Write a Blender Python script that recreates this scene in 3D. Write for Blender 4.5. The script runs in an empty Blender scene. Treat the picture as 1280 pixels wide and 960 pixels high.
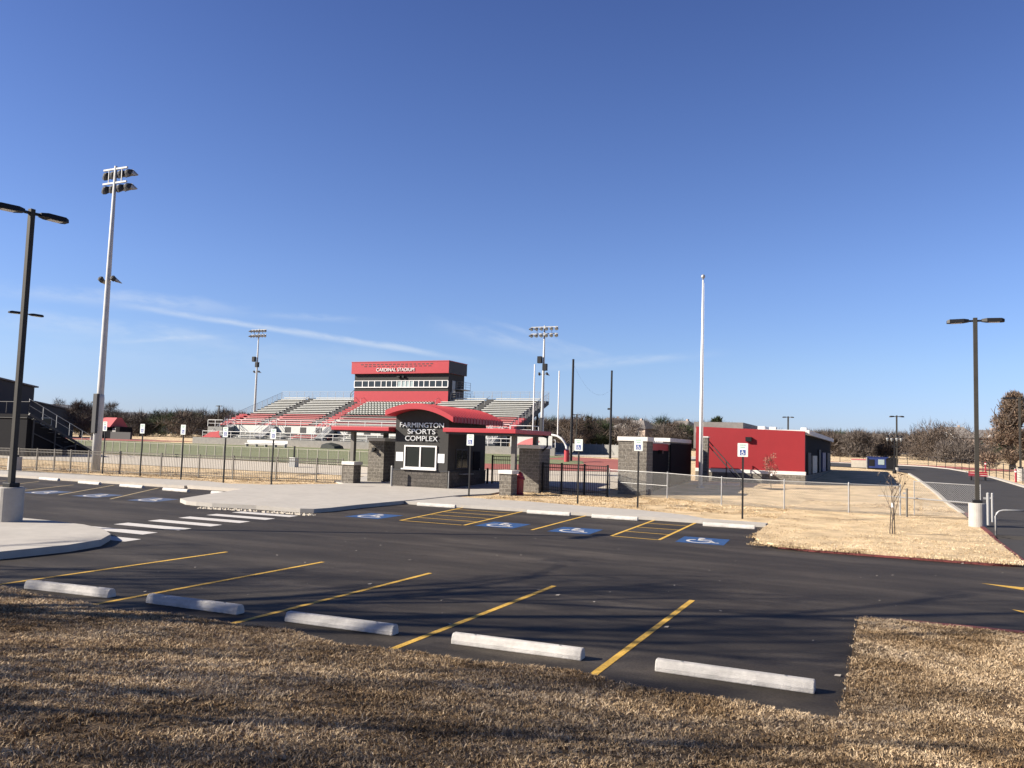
import bpy, bmesh, math, random
import numpy as np
from mathutils import Vector, Matrix
random.seed(7); RNG=np.random.default_rng(11)
R=math.radians; PI=math.pi
SC=bpy.context.scene; COL=SC.collection
# ------------------------------------------------------------------ camera model (X = along the kerb, Y = away from it)
CH,CP,CR,CF=2.6738,0.07557,0.030557,1038.09
PHI=R(-24.4)
def _rot(v): # survey frame -> site grid
    x,y,z=v
    return Vector((x*math.cos(PHI)+y*math.sin(PHI), -x*math.sin(PHI)+y*math.cos(PHI), z))
_fw=(0,math.cos(CP),math.sin(CP)); _up=(0,-math.sin(CP),math.cos(CP))
FW=_rot(_fw)
RT=_rot((math.cos(CR),math.sin(CR)*_up[1],math.sin(CR)*_up[2]))
UP=_rot((-math.sin(CR),math.cos(CR)*_up[1],math.cos(CR)*_up[2]))
CAM=Vector((0,0,CH))
BR=[(-1e9,0),(33.4,0),(33.7,.10),(42,.16),(56,.68),(105,1.66),(400,4.6),(1e9,4.6)]
def gzn(n):
    for (n0,z0),(n1,z1) in zip(BR,BR[1:]):
        if n<=n1: return z0+(z1-z0)*(n-n0)/(n1-n0)
def T(x,y): return gzn(y)
def ray(px,py): return FW+RT*((px-640)/CF)-UP*((py-480)/CF)
def G(px,py,dz=0.0):
    d=ray(px,py); t=2.0
    while t<2500:
        p=CAM+d*t
        if p.z<T(p.x,p.y)+dz:
            a,b=t/1.02,t
            for _ in range(30):
                m=(a+b)/2; p=CAM+d*m
                if p.z<T(p.x,p.y)+dz: b=m
                else: a=m
            return p
        t*=1.02
    raise ValueError((px,py))
def HT(g,px,py):
    d=ray(px,py); t=math.hypot(g[0],g[1])/math.hypot(d.x,d.y)
    return CH+d.z*t-g[2]
def PY(n,px,py):
    d=ray(px,py); t=n/d.y; p=CAM+d*t; return p
def PX(a,px,py):
    d=ray(px,py); t=a/d.x; p=CAM+d*t; return p
def AT(px,D,py=560):
    d=ray(px,py); t=D/math.hypot(d.x,d.y); p=CAM+d*t
    return Vector((p.x,p.y,T(p.x,p.y)))
def ZAT(px,py,D):
    d=ray(px,py); return CH+d.z*D/math.hypot(d.x,d.y)
# ------------------------------------------------------------------ materials
def mat(name,col,rough=.7,metal=0.0,var=0.0,vscale=4.0,bump=0.0,bscale=40.0,spec=.5,var2=0.0,v2scale=.4):
    m=bpy.data.materials.new(name); m.use_nodes=True; nt=m.node_tree; N=nt.nodes; L=nt.links
    b=N['Principled BSDF']; b.inputs['Roughness'].default_value=rough; b.inputs['Metallic'].default_value=metal
    b.inputs['Specular IOR Level'].default_value=spec
    b.inputs['Base Color'].default_value=(*col,1)
    if var or bump or var2:
        tc=N.new('ShaderNodeTexCoord'); src=tc.outputs['Object']
        cur=None
        def modulate(cur,amt,scale,detail):
            n=N.new('ShaderNodeTexNoise'); n.inputs['Scale'].default_value=scale; n.inputs['Detail'].default_value=detail
            n.inputs['Roughness'].default_value=.65
            L.new(src,n.inputs['Vector'])
            mr=N.new('ShaderNodeMapRange'); mr.inputs[1].default_value=.28; mr.inputs[2].default_value=.72
            mr.inputs[3].default_value=1-amt; mr.inputs[4].default_value=1+amt
            L.new(n.outputs['Fac'],mr.inputs[0])
            mx=N.new('ShaderNodeVectorMath'); mx.operation='SCALE'
            if cur is None: mx.inputs[0].default_value=col
            else: L.new(cur,mx.inputs[0])
            L.new(mr.outputs[0],mx.inputs['Scale']); return mx.outputs[0]
        if var: cur=modulate(cur,var,vscale,8)
        if var2: cur=modulate(cur,var2,v2scale,4)
        if cur: L.new(cur,b.inputs['Base Color'])
        if bump:
            n=N.new('ShaderNodeTexNoise'); n.inputs['Scale'].default_value=bscale; n.inputs['Detail'].default_value=6
            L.new(src,n.inputs['Vector'])
            bp=N.new('ShaderNodeBump'); bp.inputs['Strength'].default_value=bump; bp.inputs['Distance'].default_value=.05
            L.new(n.outputs['Fac'],bp.inputs['Height']); L.new(bp.outputs[0],b.inputs['Normal'])
    return m
def block_mat(name,c1,c2,mortar,bw=.4,bh=.2,rough=.9,bump=.6,ms=.012):
    m=bpy.data.materials.new(name); m.use_nodes=True; nt=m.node_tree; N=nt.nodes; L=nt.links
    b=N['Principled BSDF']; b.inputs['Roughness'].default_value=rough; b.inputs['Specular IOR Level'].default_value=.25
    tc=N.new('ShaderNodeTexCoord'); sx=N.new('ShaderNodeSeparateXYZ'); L.new(tc.outputs['Object'],sx.inputs[0])
    ad=N.new('ShaderNodeMath'); L.new(sx.outputs[0],ad.inputs[0]); L.new(sx.outputs[1],ad.inputs[1])
    cb=N.new('ShaderNodeCombineXYZ'); L.new(ad.outputs[0],cb.inputs[0]); L.new(sx.outputs[2],cb.inputs[1])
    br=N.new('ShaderNodeTexBrick'); L.new(cb.outputs[0],br.inputs['Vector'])
    br.inputs['Color1'].default_value=(*c1,1); br.inputs['Color2'].default_value=(*c2,1); br.inputs['Mortar'].default_value=(*mortar,1)
    br.inputs['Scale'].default_value=1; br.inputs['Brick Width'].default_value=bw; br.inputs['Row Height'].default_value=bh
    br.inputs['Mortar Size'].default_value=ms; br.inputs['Mortar Smooth'].default_value=.3; br.inputs['Bias'].default_value=-.1
    n=N.new('ShaderNodeTexNoise'); n.inputs['Scale'].default_value=14; n.inputs['Detail'].default_value=6; L.new(tc.outputs['Object'],n.inputs['Vector'])
    mr=N.new('ShaderNodeMapRange'); mr.inputs[1].default_value=.3; mr.inputs[2].default_value=.7; mr.inputs[3].default_value=.65; mr.inputs[4].default_value=1.35
    L.new(n.outputs['Fac'],mr.inputs[0])
    vs=N.new('ShaderNodeVectorMath'); vs.operation='SCALE'; L.new(br.outputs['Color'],vs.inputs[0]); L.new(mr.outputs[0],vs.inputs['Scale'])
    L.new(vs.outputs[0],b.inputs['Base Color'])
    sb=N.new('ShaderNodeMath'); sb.operation='SUBTRACT'; L.new(n.outputs['Fac'],sb.inputs[0]); L.new(br.outputs['Fac'],sb.inputs[1])
    bp=N.new('ShaderNodeBump'); bp.inputs['Strength'].default_value=bump; bp.inputs['Distance'].default_value=.04
    L.new(sb.outputs[0],bp.inputs['Height']); L.new(bp.outputs[0],b.inputs['Normal'])
    return m
def ramp_noise_mat(name,stops,scale,detail=8,rough=.95,bump=.5,bscale=60,stretch=(1,1,1),scale2=None,amt2=.3,rough_n=.6,spec=.2,bdist=.03):
    m=bpy.data.materials.new(name); m.use_nodes=True; nt=m.node_tree; N=nt.nodes; L=nt.links
    b=N['Principled BSDF']; b.inputs['Roughness'].default_value=rough; b.inputs['Specular IOR Level'].default_value=spec
    tc=N.new('ShaderNodeTexCoord'); mp=N.new('ShaderNodeMapping'); mp.inputs['Scale'].default_value=stretch; L.new(tc.outputs['Object'],mp.inputs[0])
    n=N.new('ShaderNodeTexNoise'); n.inputs['Scale'].default_value=scale; n.inputs['Detail'].default_value=detail; n.inputs['Roughness'].default_value=rough_n
    L.new(mp.outputs[0],n.inputs['Vector'])
    rp=N.new('ShaderNodeValToRGB'); L.new(n.outputs['Fac'],rp.inputs[0])
    el=rp.color_ramp.elements
    el[0].position=stops[0][0]; el[0].color=(*stops[0][1],1); el[1].position=stops[-1][0]; el[1].color=(*stops[-1][1],1)
    for p,c in stops[1:-1]:
        e=el.new(p); e.color=(*c,1)
    out=rp.outputs[0]
    if scale2:
        n2=N.new('ShaderNodeTexNoise'); n2.inputs['Scale'].default_value=scale2; n2.inputs['Detail'].default_value=5; L.new(tc.outputs['Object'],n2.inputs['Vector'])
        mr=N.new('ShaderNodeMapRange'); mr.inputs[1].default_value=.3; mr.inputs[2].default_value=.7; mr.inputs[3].default_value=1-amt2; mr.inputs[4].default_value=1+amt2
        L.new(n2.outputs['Fac'],mr.inputs[0])
        vs=N.new('ShaderNodeVectorMath'); vs.operation='SCALE'; L.new(out,vs.inputs[0]); L.new(mr.outputs[0],vs.inputs['Scale']); out=vs.outputs[0]
    L.new(out,b.inputs['Base Color'])
    nb=N.new('ShaderNodeTexNoise'); nb.inputs['Scale'].default_value=bscale; nb.inputs['Detail'].default_value=8; L.new(tc.outputs['Object'],nb.inputs['Vector'])
    bp=N.new('ShaderNodeBump'); bp.inputs['Strength'].default_value=bump; bp.inputs['Distance'].default_value=bdist
    L.new(nb.outputs['Fac'],bp.inputs['Height']); L.new(bp.outputs[0],b.inputs['Normal'])
    return m
def attr_mat(name,rough=.9,trans=0.0,spec=.2):
    m=bpy.data.materials.new(name); m.use_nodes=True; nt=m.node_tree; N=nt.nodes; L=nt.links
    b=N['Principled BSDF']; b.inputs['Roughness'].default_value=rough; b.inputs['Specular IOR Level'].default_value=spec
    at=N.new('ShaderNodeAttribute'); at.attribute_name='tint'; L.new(at.outputs['Color'],b.inputs['Base Color'])
    return m
M={}
M['asphalt']=ramp_noise_mat('asphalt',[(.34,(.0215,.0175,.0138)),(.5,(.034,.028,.0220)),(.66,(.055,.0458,.0365))],.30,10,rough=.72,bump=.35,bscale=90,stretch=(.5,2.2,1),scale2=34,amt2=.34,spec=.22,bdist=.012)
def wisps(m,scale,stretch,lo,hi,gain):
    # pale dusty wisps swept over a dark surface
    nt=m.node_tree; N=nt.nodes; L=nt.links; b=N['Principled BSDF']; src=b.inputs['Base Color'].links[0].from_socket
    tc=N.new('ShaderNodeTexCoord'); mp=N.new('ShaderNodeMapping'); mp.inputs['Scale'].default_value=stretch; mp.inputs['Rotation'].default_value=(0,0,.35); L.new(tc.outputs['Object'],mp.inputs[0])
    n=N.new('ShaderNodeTexNoise'); n.inputs['Scale'].default_value=scale; n.inputs['Detail'].default_value=9; n.inputs['Roughness'].default_value=.62; n.inputs['Distortion'].default_value=.6; L.new(mp.outputs[0],n.inputs['Vector'])
    r=N.new('ShaderNodeMapRange'); r.inputs[1].default_value=lo; r.inputs[2].default_value=hi; r.inputs[3].default_value=1; r.inputs[4].default_value=gain; L.new(n.outputs['Fac'],r.inputs[0])
    v=N.new('ShaderNodeVectorMath'); v.operation='SCALE'; L.new(src,v.inputs[0]); L.new(r.outputs[0],v.inputs['Scale'])
    w=N.new('ShaderNodeTexVoronoi'); w.inputs['Scale'].default_value=1.1; L.new(tc.outputs['Object'],w.inputs['Vector'])
    q=N.new('ShaderNodeMapRange'); q.inputs[1].default_value=.03; q.inputs[2].default_value=.16; q.inputs[3].default_value=.62; q.inputs[4].default_value=1; L.new(w.outputs['Distance'],q.inputs[0])
    v2=N.new('ShaderNodeVectorMath'); v2.operation='SCALE'; L.new(v.outputs[0],v2.inputs[0]); L.new(q.outputs[0],v2.inputs['Scale']); L.new(v2.outputs[0],b.inputs['Base Color'])
wisps(M['asphalt'],.55,(.6,1.7,1),.52,.74,1.75)
M['road']=ramp_noise_mat('road_asphalt',[(.3,(.040,.037,.034)),(.7,(.055,.050,.046))],.3,8,rough=.8,bump=.3,bscale=80,scale2=20,amt2=.2,bdist=.01)
M['concrete']=mat('concrete',(.37,.345,.31),.88,var=.10,vscale=2.2,bump=.12,bscale=60,spec=.3,var2=.06,v2scale=.35)
M['stop']=mat('stop_concrete',(.50,.475,.44),.85,var=.22,vscale=6,bump=.35,bscale=70,spec=.3,var2=.14,v2scale=1.3)
M['base']=mat('base_concrete',(.36,.34,.31),.85,var=.10,vscale=4,bump=.15,bscale=50,spec=.3)
M['lawn']=ramp_noise_mat('dry_lawn',[(.25,(.27,.18,.09)),(.40,(.52,.39,.235)),(.58,(.62,.48,.305)),(.8,(.70,.57,.39))],9,12,rough=1,bump=1.0,bscale=28,scale2=.8,amt2=.26,rough_n=.78,spec=.1,bdist=.06)
M['dirt']=ramp_noise_mat('bank_soil',[(.3,(.07,.045,.025)),(.5,(.16,.11,.065)),(.7,(.28,.205,.13))],22,10,rough=1,bump=1.0,bscale=35,scale2=.7,amt2=.25,rough_n=.75,spec=.1,bdist=.05)
M['mulch']=mat('mulch',(.10,.065,.04),1,var=.5,vscale=20,bump=1,bscale=40)
M['yellow']=mat('yellow_paint',(.53,.325,.058),.75,var=.38,vscale=22,spec=.3,var2=.16,v2scale=1.6)
M['white_paint']=mat('white_paint',(.50,.475,.45),.75,var=.16,vscale=14,spec=.3)
M['blue_paint']=mat('blue_paint',(.02,.064,.175),.8,var=.4,vscale=10,spec=.3)
M['red_kerb']=mat('red_kerb_paint',(.12,.028,.025),.85,var=.5,vscale=6)
M['turf']=ramp_noise_mat('turf',[(.3,(.135,.15,.078)),(.7,(.18,.195,.108))],.5,8,rough=.95,bump=.4,bscale=50,scale2=.05,amt2=.12)
M['track']=mat('track_rubber',(.27,.075,.055),.9,var=.15,vscale=3)
M['gravel']=mat('pale_ground',(.46,.41,.335),.95,var=.12,vscale=3,bump=.3,bscale=40)
M['hill']=mat('hazy_hill_woods',(.062,.066,.078),1,var=.3,vscale=.012)  # blue-grey put into the colour in place of distance haze
M['stucco']=mat('dark_stucco',(.043,.042,.040),.9,var=.08,vscale=3,bump=.15,bscale=120,spec=.25)
M['block']=block_mat('split_face_block',(.072,.065,.057),(.105,.094,.083),(.055,.05,.045))
M['block_light']=block_mat('grey_block',(.12,.108,.092),(.165,.148,.125),(.225,.205,.175),bump=.5,ms=.016)
M['cap']=mat('white_cap',(.60,.575,.535),.8,var=.06,vscale=3)
M['red']=mat('red_metal',(.34,.022,.030),.45,var=.05,vscale=2,spec=.45)
M['red_wall']=mat('red_wall_panel',(.235,.013,.017),.6,var=.05,vscale=1.2,spec=.35)
M['dark']=mat('charcoal_and_shade',(.010,.010,.012),.9,spec=.1,var=.1,vscale=2)  # dark walls; also carries shade put into sides turned from the sun
M['dark_face']=mat('charcoal_cladding',(.020,.020,.023),.65,var=.12,vscale=1)
M['black']=mat('black_metal',(.010,.010,.011),.5,spec=.25)
M['bronze']=mat('bronze_metal',(.13,.118,.10),.6,metal=.1,var=.1,vscale=5)
M['pole_bronze']=mat('dark_bronze_pole',(.040,.037,.032),.6,var=.15,vscale=3,spec=.15)
M['pale_rail']=mat('pale_rail_metal',(.24,.23,.18),.6,var=.1,vscale=5)
M['yellow_faded']=mat('faded_yellow_paint',(.33,.255,.13),.8,var=.35,vscale=9)
M['blue_faded']=mat('faded_blue_paint',(.045,.07,.135),.8,var=.4,vscale=7)
M['grey_metal']=mat('grey_metal',(.30,.30,.29),.5,metal=.5,var=.1,vscale=6)
M['galv']=mat('galvanised_steel',(.33,.33,.325),.5,metal=.35,var=.1,vscale=8)
M['galv_pole']=mat('galvanised_pole',(.42,.42,.41),.65,metal=.0,var=.12,vscale=2.5)
M['white']=mat('white_enamel',(.66,.65,.63),.45,var=.03,vscale=5)
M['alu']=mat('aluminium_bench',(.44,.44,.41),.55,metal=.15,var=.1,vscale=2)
M['alu_dark']=mat('bleacher_shade',(.05,.05,.05),.8,metal=.1,var=.2,vscale=3)  # darkened aluminium: shade between rows and in the left stand put into colour
M['red_bench']=mat('red_bench',(.46,.13,.13),.6,var=.15,vscale=4)
M['red_riser']=mat('red_riser',(.34,.026,.034),.6,var=.1,vscale=3)
M['green_seat']=mat('dark_green_seat',(.035,.05,.04),.6)
M['glass']=mat('window_glass',(.018,.022,.022),.08,spec=.6)
M['glass_pale']=mat('pale_glass',(.30,.36,.35),.15,spec=.6)
M['lens']=mat('lamp_lens',(.55,.56,.58),.2,spec=.6)
M['paper']=mat('paper_white',(.66,.66,.65),.7)
M['green_text']=mat('green_lettering',(.05,.32,.16),.6)
M['sign_blue']=mat('sign_blue',(.018,.05,.19),.5)
M['letters']=mat('brushed_letters',(.62,.62,.60),.35,metal=.5)
M['bin_red']=mat('dark_red_paint',(.26,.02,.03),.35)
M['container']=mat('container_blue',(.014,.03,.13),.5,var=.15,vscale=3)
M['roof_grey']=mat('shingle_grey',(.16,.145,.135),.9,var=.2,vscale=2)
M['brick']=mat('house_wall',(.36,.28,.23),.9,var=.1,vscale=1)
M['bark']=mat('bark',(.085,.068,.055),.95,var=.3,vscale=8,bump=.6,bscale=20)
M['twig']=attr_mat('twig_crown'); M['blade']=attr_mat('grass_blade')
M['tarp']=mat('dark_tarp',(.018,.022,.018),.7,var=.3,vscale=6,bump=.5,bscale=6)
M['screen']=mat('grey_wind_screen',(.20,.195,.18),.9,var=.15,vscale=1.5)
M['litter']=mat('pale_scrap',(.30,.27,.23),.9)
# ------------------------------------------------------------------ mesh builder
class MB:
    def __init__(s): s.v=[]; s.f=[]
    def add(s,vs,fs):
        o=len(s.v); s.v+= [tuple(v) for v in vs]; s.f+=[tuple(i+o for i in f) for f in fs]; return s
    def box(s,x0,x1,y0,y1,z0,z1):
        if x0>x1: x0,x1=x1,x0
        if y0>y1: y0,y1=y1,y0
        if z0>z1: z0,z1=z1,z0
        return s.add([(x0,y0,z0),(x1,y0,z0),(x1,y1,z0),(x0,y1,z0),(x0,y0,z1),(x1,y0,z1),(x1,y1,z1),(x0,y1,z1)],
          [(3,2,1,0),(4,5,6,7),(0,1,5,4),(1,2,6,5),(2,3,7,6),(3,0,4,7)])
    def beam(s,p,q,w,h=None,up=(0,0,1)):
        p,q=Vector(p),Vector(q); h=h or w; d=(q-p).normalized(); u=Vector(up)
        if abs(d.dot(u))>.98: u=Vector((1,0,0))
        a=d.cross(u).normalized(); b=a.cross(d).normalized(); vs=[]
        for c in (p,q):
            for i,j in ((-1,-1),(1,-1),(1,1),(-1,1)): vs.append(c+a*(i*w/2)+b*(j*h/2))
        return s.add(vs,[(0,1,2,3),(7,6,5,4),(0,4,5,1),(1,5,6,2),(2,6,7,3),(3,7,4,0)])
    def tube(s,p,q,r0,r1=None,n=8,caps=True):
        p,q=Vector(p),Vector(q); r1=r0 if r1 is None else r1; d=(q-p).normalized(); u=Vector((0,0,1)) if abs(d.z)<.95 else Vector((1,0,0))
        a=d.cross(u).normalized(); b=a.cross(d).normalized(); vs=[]
        for c,r in ((p,r0),(q,r1)):
            for k in range(n):
                t=2*PI*k/n; vs.append(c+a*(r*math.cos(t))+b*(r*math.sin(t)))
        fs=[(k,(k+1)%n,n+(k+1)%n,n+k) for k in range(n)]
        if caps: fs+=[tuple(range(n-1,-1,-1)),tuple(range(n,2*n))]
        return s.add(vs,fs)
    def path(s,pts,r,n=8,rs=None):
        pts=[Vector(p) for p in pts]; vs=[]
        for i,p in enumerate(pts):
            d=((pts[min(i+1,len(pts)-1)]-pts[max(i-1,0)])).normalized(); u=Vector((0,0,1)) if abs(d.z)<.9 else Vector((0,1,0))
            a=d.cross(u).normalized(); b=a.cross(d).normalized(); rr=rs[i] if rs else r
            for k in range(n):
                t=2*PI*k/n; vs.append(p+a*(rr*math.cos(t))+b*(rr*math.sin(t)))
        fs=[]
        for i in range(len(pts)-1):
            for k in range(n): fs.append((i*n+k,i*n+(k+1)%n,(i+1)*n+(k+1)%n,(i+1)*n+k))
        fs+=[tuple(range(n-1,-1,-1)),tuple(range((len(pts)-1)*n,len(pts)*n))]
        return s.add(vs,fs)
    def prism(s,poly,h0,h1,axis='z'):
        n=len(poly); vs=[]
        for h in (h0,h1):
            for (a,b) in poly: vs.append((a,b,h) if axis=='z' else ((a,h,b) if axis=='y' else (h,a,b)))
        fs=[(k,(k+1)%n,n+(k+1)%n,n+k) for k in range(n)]+[tuple(range(n-1,-1,-1)),tuple(range(n,2*n))]
        return s.add(vs,fs)
    def lathe(s,c,prof,n=20):
        vs=[];fs=[];m=len(prof)
        for (r,z) in prof:
            for k in range(n):
                t=2*PI*k/n; vs.append((c[0]+r*math.cos(t),c[1]+r*math.sin(t),c[2]+z))
        for i in range(m-1):
            for k in range(n): fs.append((i*n+k,i*n+(k+1)%n,(i+1)*n+(k+1)%n,(i+1)*n+k))
        fs+=[tuple(range(n-1,-1,-1)),tuple(range((m-1)*n,m*n))]
        return s.add(vs,fs)
    def build(s,name,m,parent=None,bevel=0,smooth=False,fixn=True):
        me=bpy.data.meshes.new(name); off=Vector((0,0,0)); p=parent
        while p is not None: off+=p.location; p=p.parent
        me.from_pydata([tuple(Vector(v)-off) for v in s.v],[],s.f); me.update()
        if fixn or bevel:
            bm=bmesh.new(); bm.from_mesh(me)
            bmesh.ops.recalc_face_normals(bm,faces=bm.faces)
            if bevel: bmesh.ops.bevel(bm,geom=[e for e in bm.edges if e.calc_face_angle(0)>.6],offset=bevel,segments=2,affect='EDGES',profile=.5)
            bm.to_mesh(me); bm.free()
        if smooth:
            for pl in me.polygons: pl.use_smooth=True
        me.materials.append(M[m] if isinstance(m,str) else m)
        o=bpy.data.objects.new(name,me); COL.objects.link(o)
        if parent is not None: o.parent=parent
        return o
def tag(o,label,cat,group=None,kind=None):
    if label: o['label']=label
    if cat: o['category']=cat
    if group: o['group']=group
    if kind: o['kind']=kind
    return o
def thing(name,loc,label,cat,group=None):
    o=bpy.data.objects.new(name,None); o.empty_display_size=.2; COL.objects.link(o); o.location=Vector(loc)
    return tag(o,label,cat,group)
def copy_tree(o,parent=None,label=None):
    c=o.copy(); COL.objects.link(c); c.parent=parent
    if label: c['label']=label
    for ch in list(o.children): copy_tree(ch,c)
    return c
def struct(o): o['kind']='structure'; return o
# ground-hugging sheets ------------------------------------------------
def sheet(name,poly,dz,m,parent=None,kind='structure',skirt=0.0,zf=None,cuts=True,part=False):
    zf=zf or T
    bm=bmesh.new(); vs=[bm.verts.new((x,y,0)) for x,y in poly]; bm.faces.new(vs)
    bmesh.ops.triangulate(bm,faces=bm.faces)
    if cuts:
        for n,_ in BR[1:-1]:
            bmesh.ops.bisect_plane(bm,geom=bm.verts[:]+bm.edges[:]+bm.faces[:],plane_co=(0,n,0),plane_no=(0,1,0))
    for v in bm.verts: v.co.z=zf(v.co.x,v.co.y)+dz
    for f in bm.faces:
        f.normal_update()
        if f.normal.z<0: f.normal_flip()
    if skirt:
        be=[e for e in bm.edges if e.is_boundary]
        r=bmesh.ops.extrude_edge_only(bm,edges=be)
        for v in [g for g in r['geom'] if isinstance(g,bmesh.types.BMVert)]: v.co.z-=skirt
        bmesh.ops.recalc_face_normals(bm,faces=bm.faces)
    me=bpy.data.meshes.new(name); bm.to_mesh(me); bm.free(); me.materials.append(M[m])
    o=bpy.data.objects.new(name,me); COL.objects.link(o)
    if parent is not None: o.parent=parent
    if kind and not part: o['kind']=kind
    return o
def gp(*pts,dz=0): return [tuple(G(x,y,dz)[:2]) for x,y in pts]
def arc(cx,cy,r,a0,a1,n=8): return [(cx+r*math.cos(R(a0+(a1-a0)*i/n)),cy+r*math.sin(R(a0+(a1-a0)*i/n))) for i in range(n+1)]
# ------------------------------------------------------------------ ground
def ground_mesh():
    ys=[-60,-20,0,9,15,24,30,33.4,33.7,38,42,49,56,70,85,105,150,220,300,400,600,1000,1800,3200]
    xs=[-3000,-1500,-800,-400,-250,-160,-100,-60,-40,-25,-12,-4,4,12,30,70,150,300,700,1500,3000]
    mb=MB(); 
    for y in ys:
        for x in xs: mb.v.append((x,y,T(x,y)-.02))
    nx=len(xs)
    for j in range(len(ys)-1):
        for i in range(nx-1): mb.f.append((j*nx+i,j*nx+i+1,(j+1)*nx+i+1,(j+1)*nx+i))
    return mb.build('ground','lawn')
struct(ground_mesh())
# parking lot: bays, lane and through road in one asphalt sheet
lot_poly=[(-90,8.6),(-.6,8.6),(-.42,9.6),(-.42,14.5)]+arc(.35,14.5,.72,180,90,5)+[(6,15.25),(70,15.25),(70,24.75),(8.9,24.75),(8.9,30),(3.3,30)]+[(3.4,28)]+arc(2.2,26.0,1.25,10,-90,6)+[(0,24.75),(-2.0,24.8),(-2.9,25.1),(-3.55,25.9),(-3.85,27.2),(-4.0,29),(-4.0,32.6),(-90,32.6)]
lot=sheet('parking_lot',lot_poly,.006,'asphalt',cuts=False,zf=lambda x,y:0)
def paint(name,poly,m,dz=.0105): return sheet(name,poly,dz,m,parent=lot,part=True,cuts=False,zf=lambda x,y:0)
def line(name,p,q,w,m='yellow',dz=.0105):
    p,q=Vector(p),Vector(q); d=(q-p).normalized(); n=Vector((-d.y,d.x))*w/2
    return paint(name,[tuple(p-n),tuple(q-n),tuple(q+n),tuple(p+n)],m,dz)
for x in (-22.4,-19.7,-16.95,-14.17,-11.4,-8.67,-5.91,-3.23):
    if x<-15: line('stall_line',(x,8.9),(x,11.2 if x>-19 else 10),.1)
    else: line('stall_line',(x+.04,8.9),(x,15.3),.1)
# far row, bays to the right of the entrance walk
b_=lambda x,y:(400+x/2.207,600+y/2.207)
def gl(px,q): return G(*px)[:2],G(*q)[:2]
def hatch(c0,c1,c2,c3,k):
    # c0 near-left, c1 far-left, c2 near-right, c3 far-right
    mb=MB(); w=.1
    def strip(p,q,w=.1):
        p,q=Vector(p),Vector(q); d=(q-p).normalized(); n=Vector((-d.y,d.x))*w/2
        mb.add([(*(p-n),.0105),(*(q-n),.0105),(*(q+n),.0105),(*(p+n),.0105)],[(0,1,2,3)])
    L=lambda a,b,t:(a[0]+(b[0]-a[0])*t,a[1]+(b[1]-a[1])*t)
    strip(c0,c1); strip(c2,c3)
    for i in range(k+1):
        t=i/k; s=(.06,.94)
        P=L(c0,c1,t); Q=L(c2,c3,t); strip(L(P,Q,.03),L(P,Q,.97),.09)
    return mb.build('aisle_hatching','yellow',lot)
hatch((-15.45,25.0),(-16.7,32.3),(-12.95,25.0),(-13.9,32.3),5)
hatch((-7.84,25.1),(-8.28,32.2),(-6.31,25.0),(-6.68,32.2),4)
line('stall_line',(-10.53,25.1),(-11.1,32.4),.1)
for (p,q) in (((390,208),(760,142)),((735,235),(1060,160)),((110,183),(490,140)),((-150,163),(260,118)),((-500,148),(40,112))):
    P=G(p[0]/5.333,580+p[1]/5.333); Q=G(q[0]/5.333,580+q[1]/5.333); line('stall_line',P[:2],Q[:2],.1,'yellow_faded')
# wheelchair glyph in a unit square (x right, y up)
def glyph():
    vs=[];fs=[]
    def strip(pts,w):
        o=len(vs); n=len(pts)
        for i,p in enumerate(pts):
            a=Vector(pts[max(i-1,0)]); b=Vector(pts[min(i+1,n-1)]); d=(b-a).normalized(); nn=Vector((-d.y,d.x))*w/2; p=Vector(p)
            vs.append(tuple(p-nn)); vs.append(tuple(p+nn))
        for i in range(n-1): fs.append((o+2*i,o+2*i+2,o+2*i+3,o+2*i+1))
    o=len(vs)
    for k in range(12): vs.append((.42+.075*math.cos(2*PI*k/12),.86+.075*math.sin(2*PI*k/12)))
    fs.append(tuple(range(o,o+12)))
    strip([(.415,.76),(.44,.46)],.10); strip([(.44,.46),(.66,.46),(.76,.22)],.085); strip([(.76,.22),(.86,.25)],.07); strip([(.43,.64),(.66,.64)],.075)
    strip([(.45+.25*math.cos(R(a)),.36+.25*math.sin(R(a))) for a in range(118,361,14)],.07)
    return vs,fs
GV,GF=glyph()
def ada_mark(c0,c1,c2,c3,m='blue_paint'):
    # near-left, near-right, far-right, far-left corners on the asphalt
    mk=paint('accessible_bay_symbol',[c0,c1,c2,c3],m)
    c0,c1,c2,c3=[Vector(c) for c in (c0,c1,c2,c3)]; mb=MB(); vs=[]
    for (u,v) in GV:
        u=.5+(u-.5)*1.02; v=.03+v*.94
        p=(c0*(1-u)+c1*u)*(1-v)+(c3*(1-u)+c2*u)*v; vs.append((p.x,p.y,.0145))
    mb.add(vs,GF); mb.build('wheelchair_glyph','white_paint',mk,fixn=False)
for x,n0,n1 in ((-17.1,24.9,26.8),(-12.0,25.1,26.9),(-9.35,25.05,26.85),(-5.15,24.8,26.6)):
    k=-.12; ada_mark((x-.62,n0),(x+.80,n0),(x+.80+k,n1),(x-.62+k,n1))
for cpx,cpy in ((190/3.2,560+178/3.2),(395/3.2,560+191/3.2),(615/3.2,560+208/3.2),(10/3.2,560+164/3.2)):
    g=G(cpx,cpy); ada_mark((g.x-.5,g.y-.95),(g.x+1.0,g.y-.95),(g.x+.45,g.y+.95),(g.x-1.05,g.y+.95),'blue_faded')
for k in range(7):
    y=15.55+k*1.36; x0=-20.95-.12*max(k-1,0); x1=-18.35-.12*max(k-1,0)
    if k==0: x0,x1=-20.6,-17.45
    paint('crosswalk_bar',[(x0,y-.30),(x1,y-.30),(x1-.1,y+.30),(x0-.1,y+.30)],'white_paint')
paint('direction_arrow',[(1.85,21.12),(2.6,20.55),(2.6,20.78),(5.2,20.78),(5.2,21.0),(2.6,21.0)],'yellow')
paint('direction_arrow',[(2.05,17.75),(2.2,17.45),(4.5,17.45),(4.5,17.62),(2.4,17.62)],'yellow')
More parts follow.
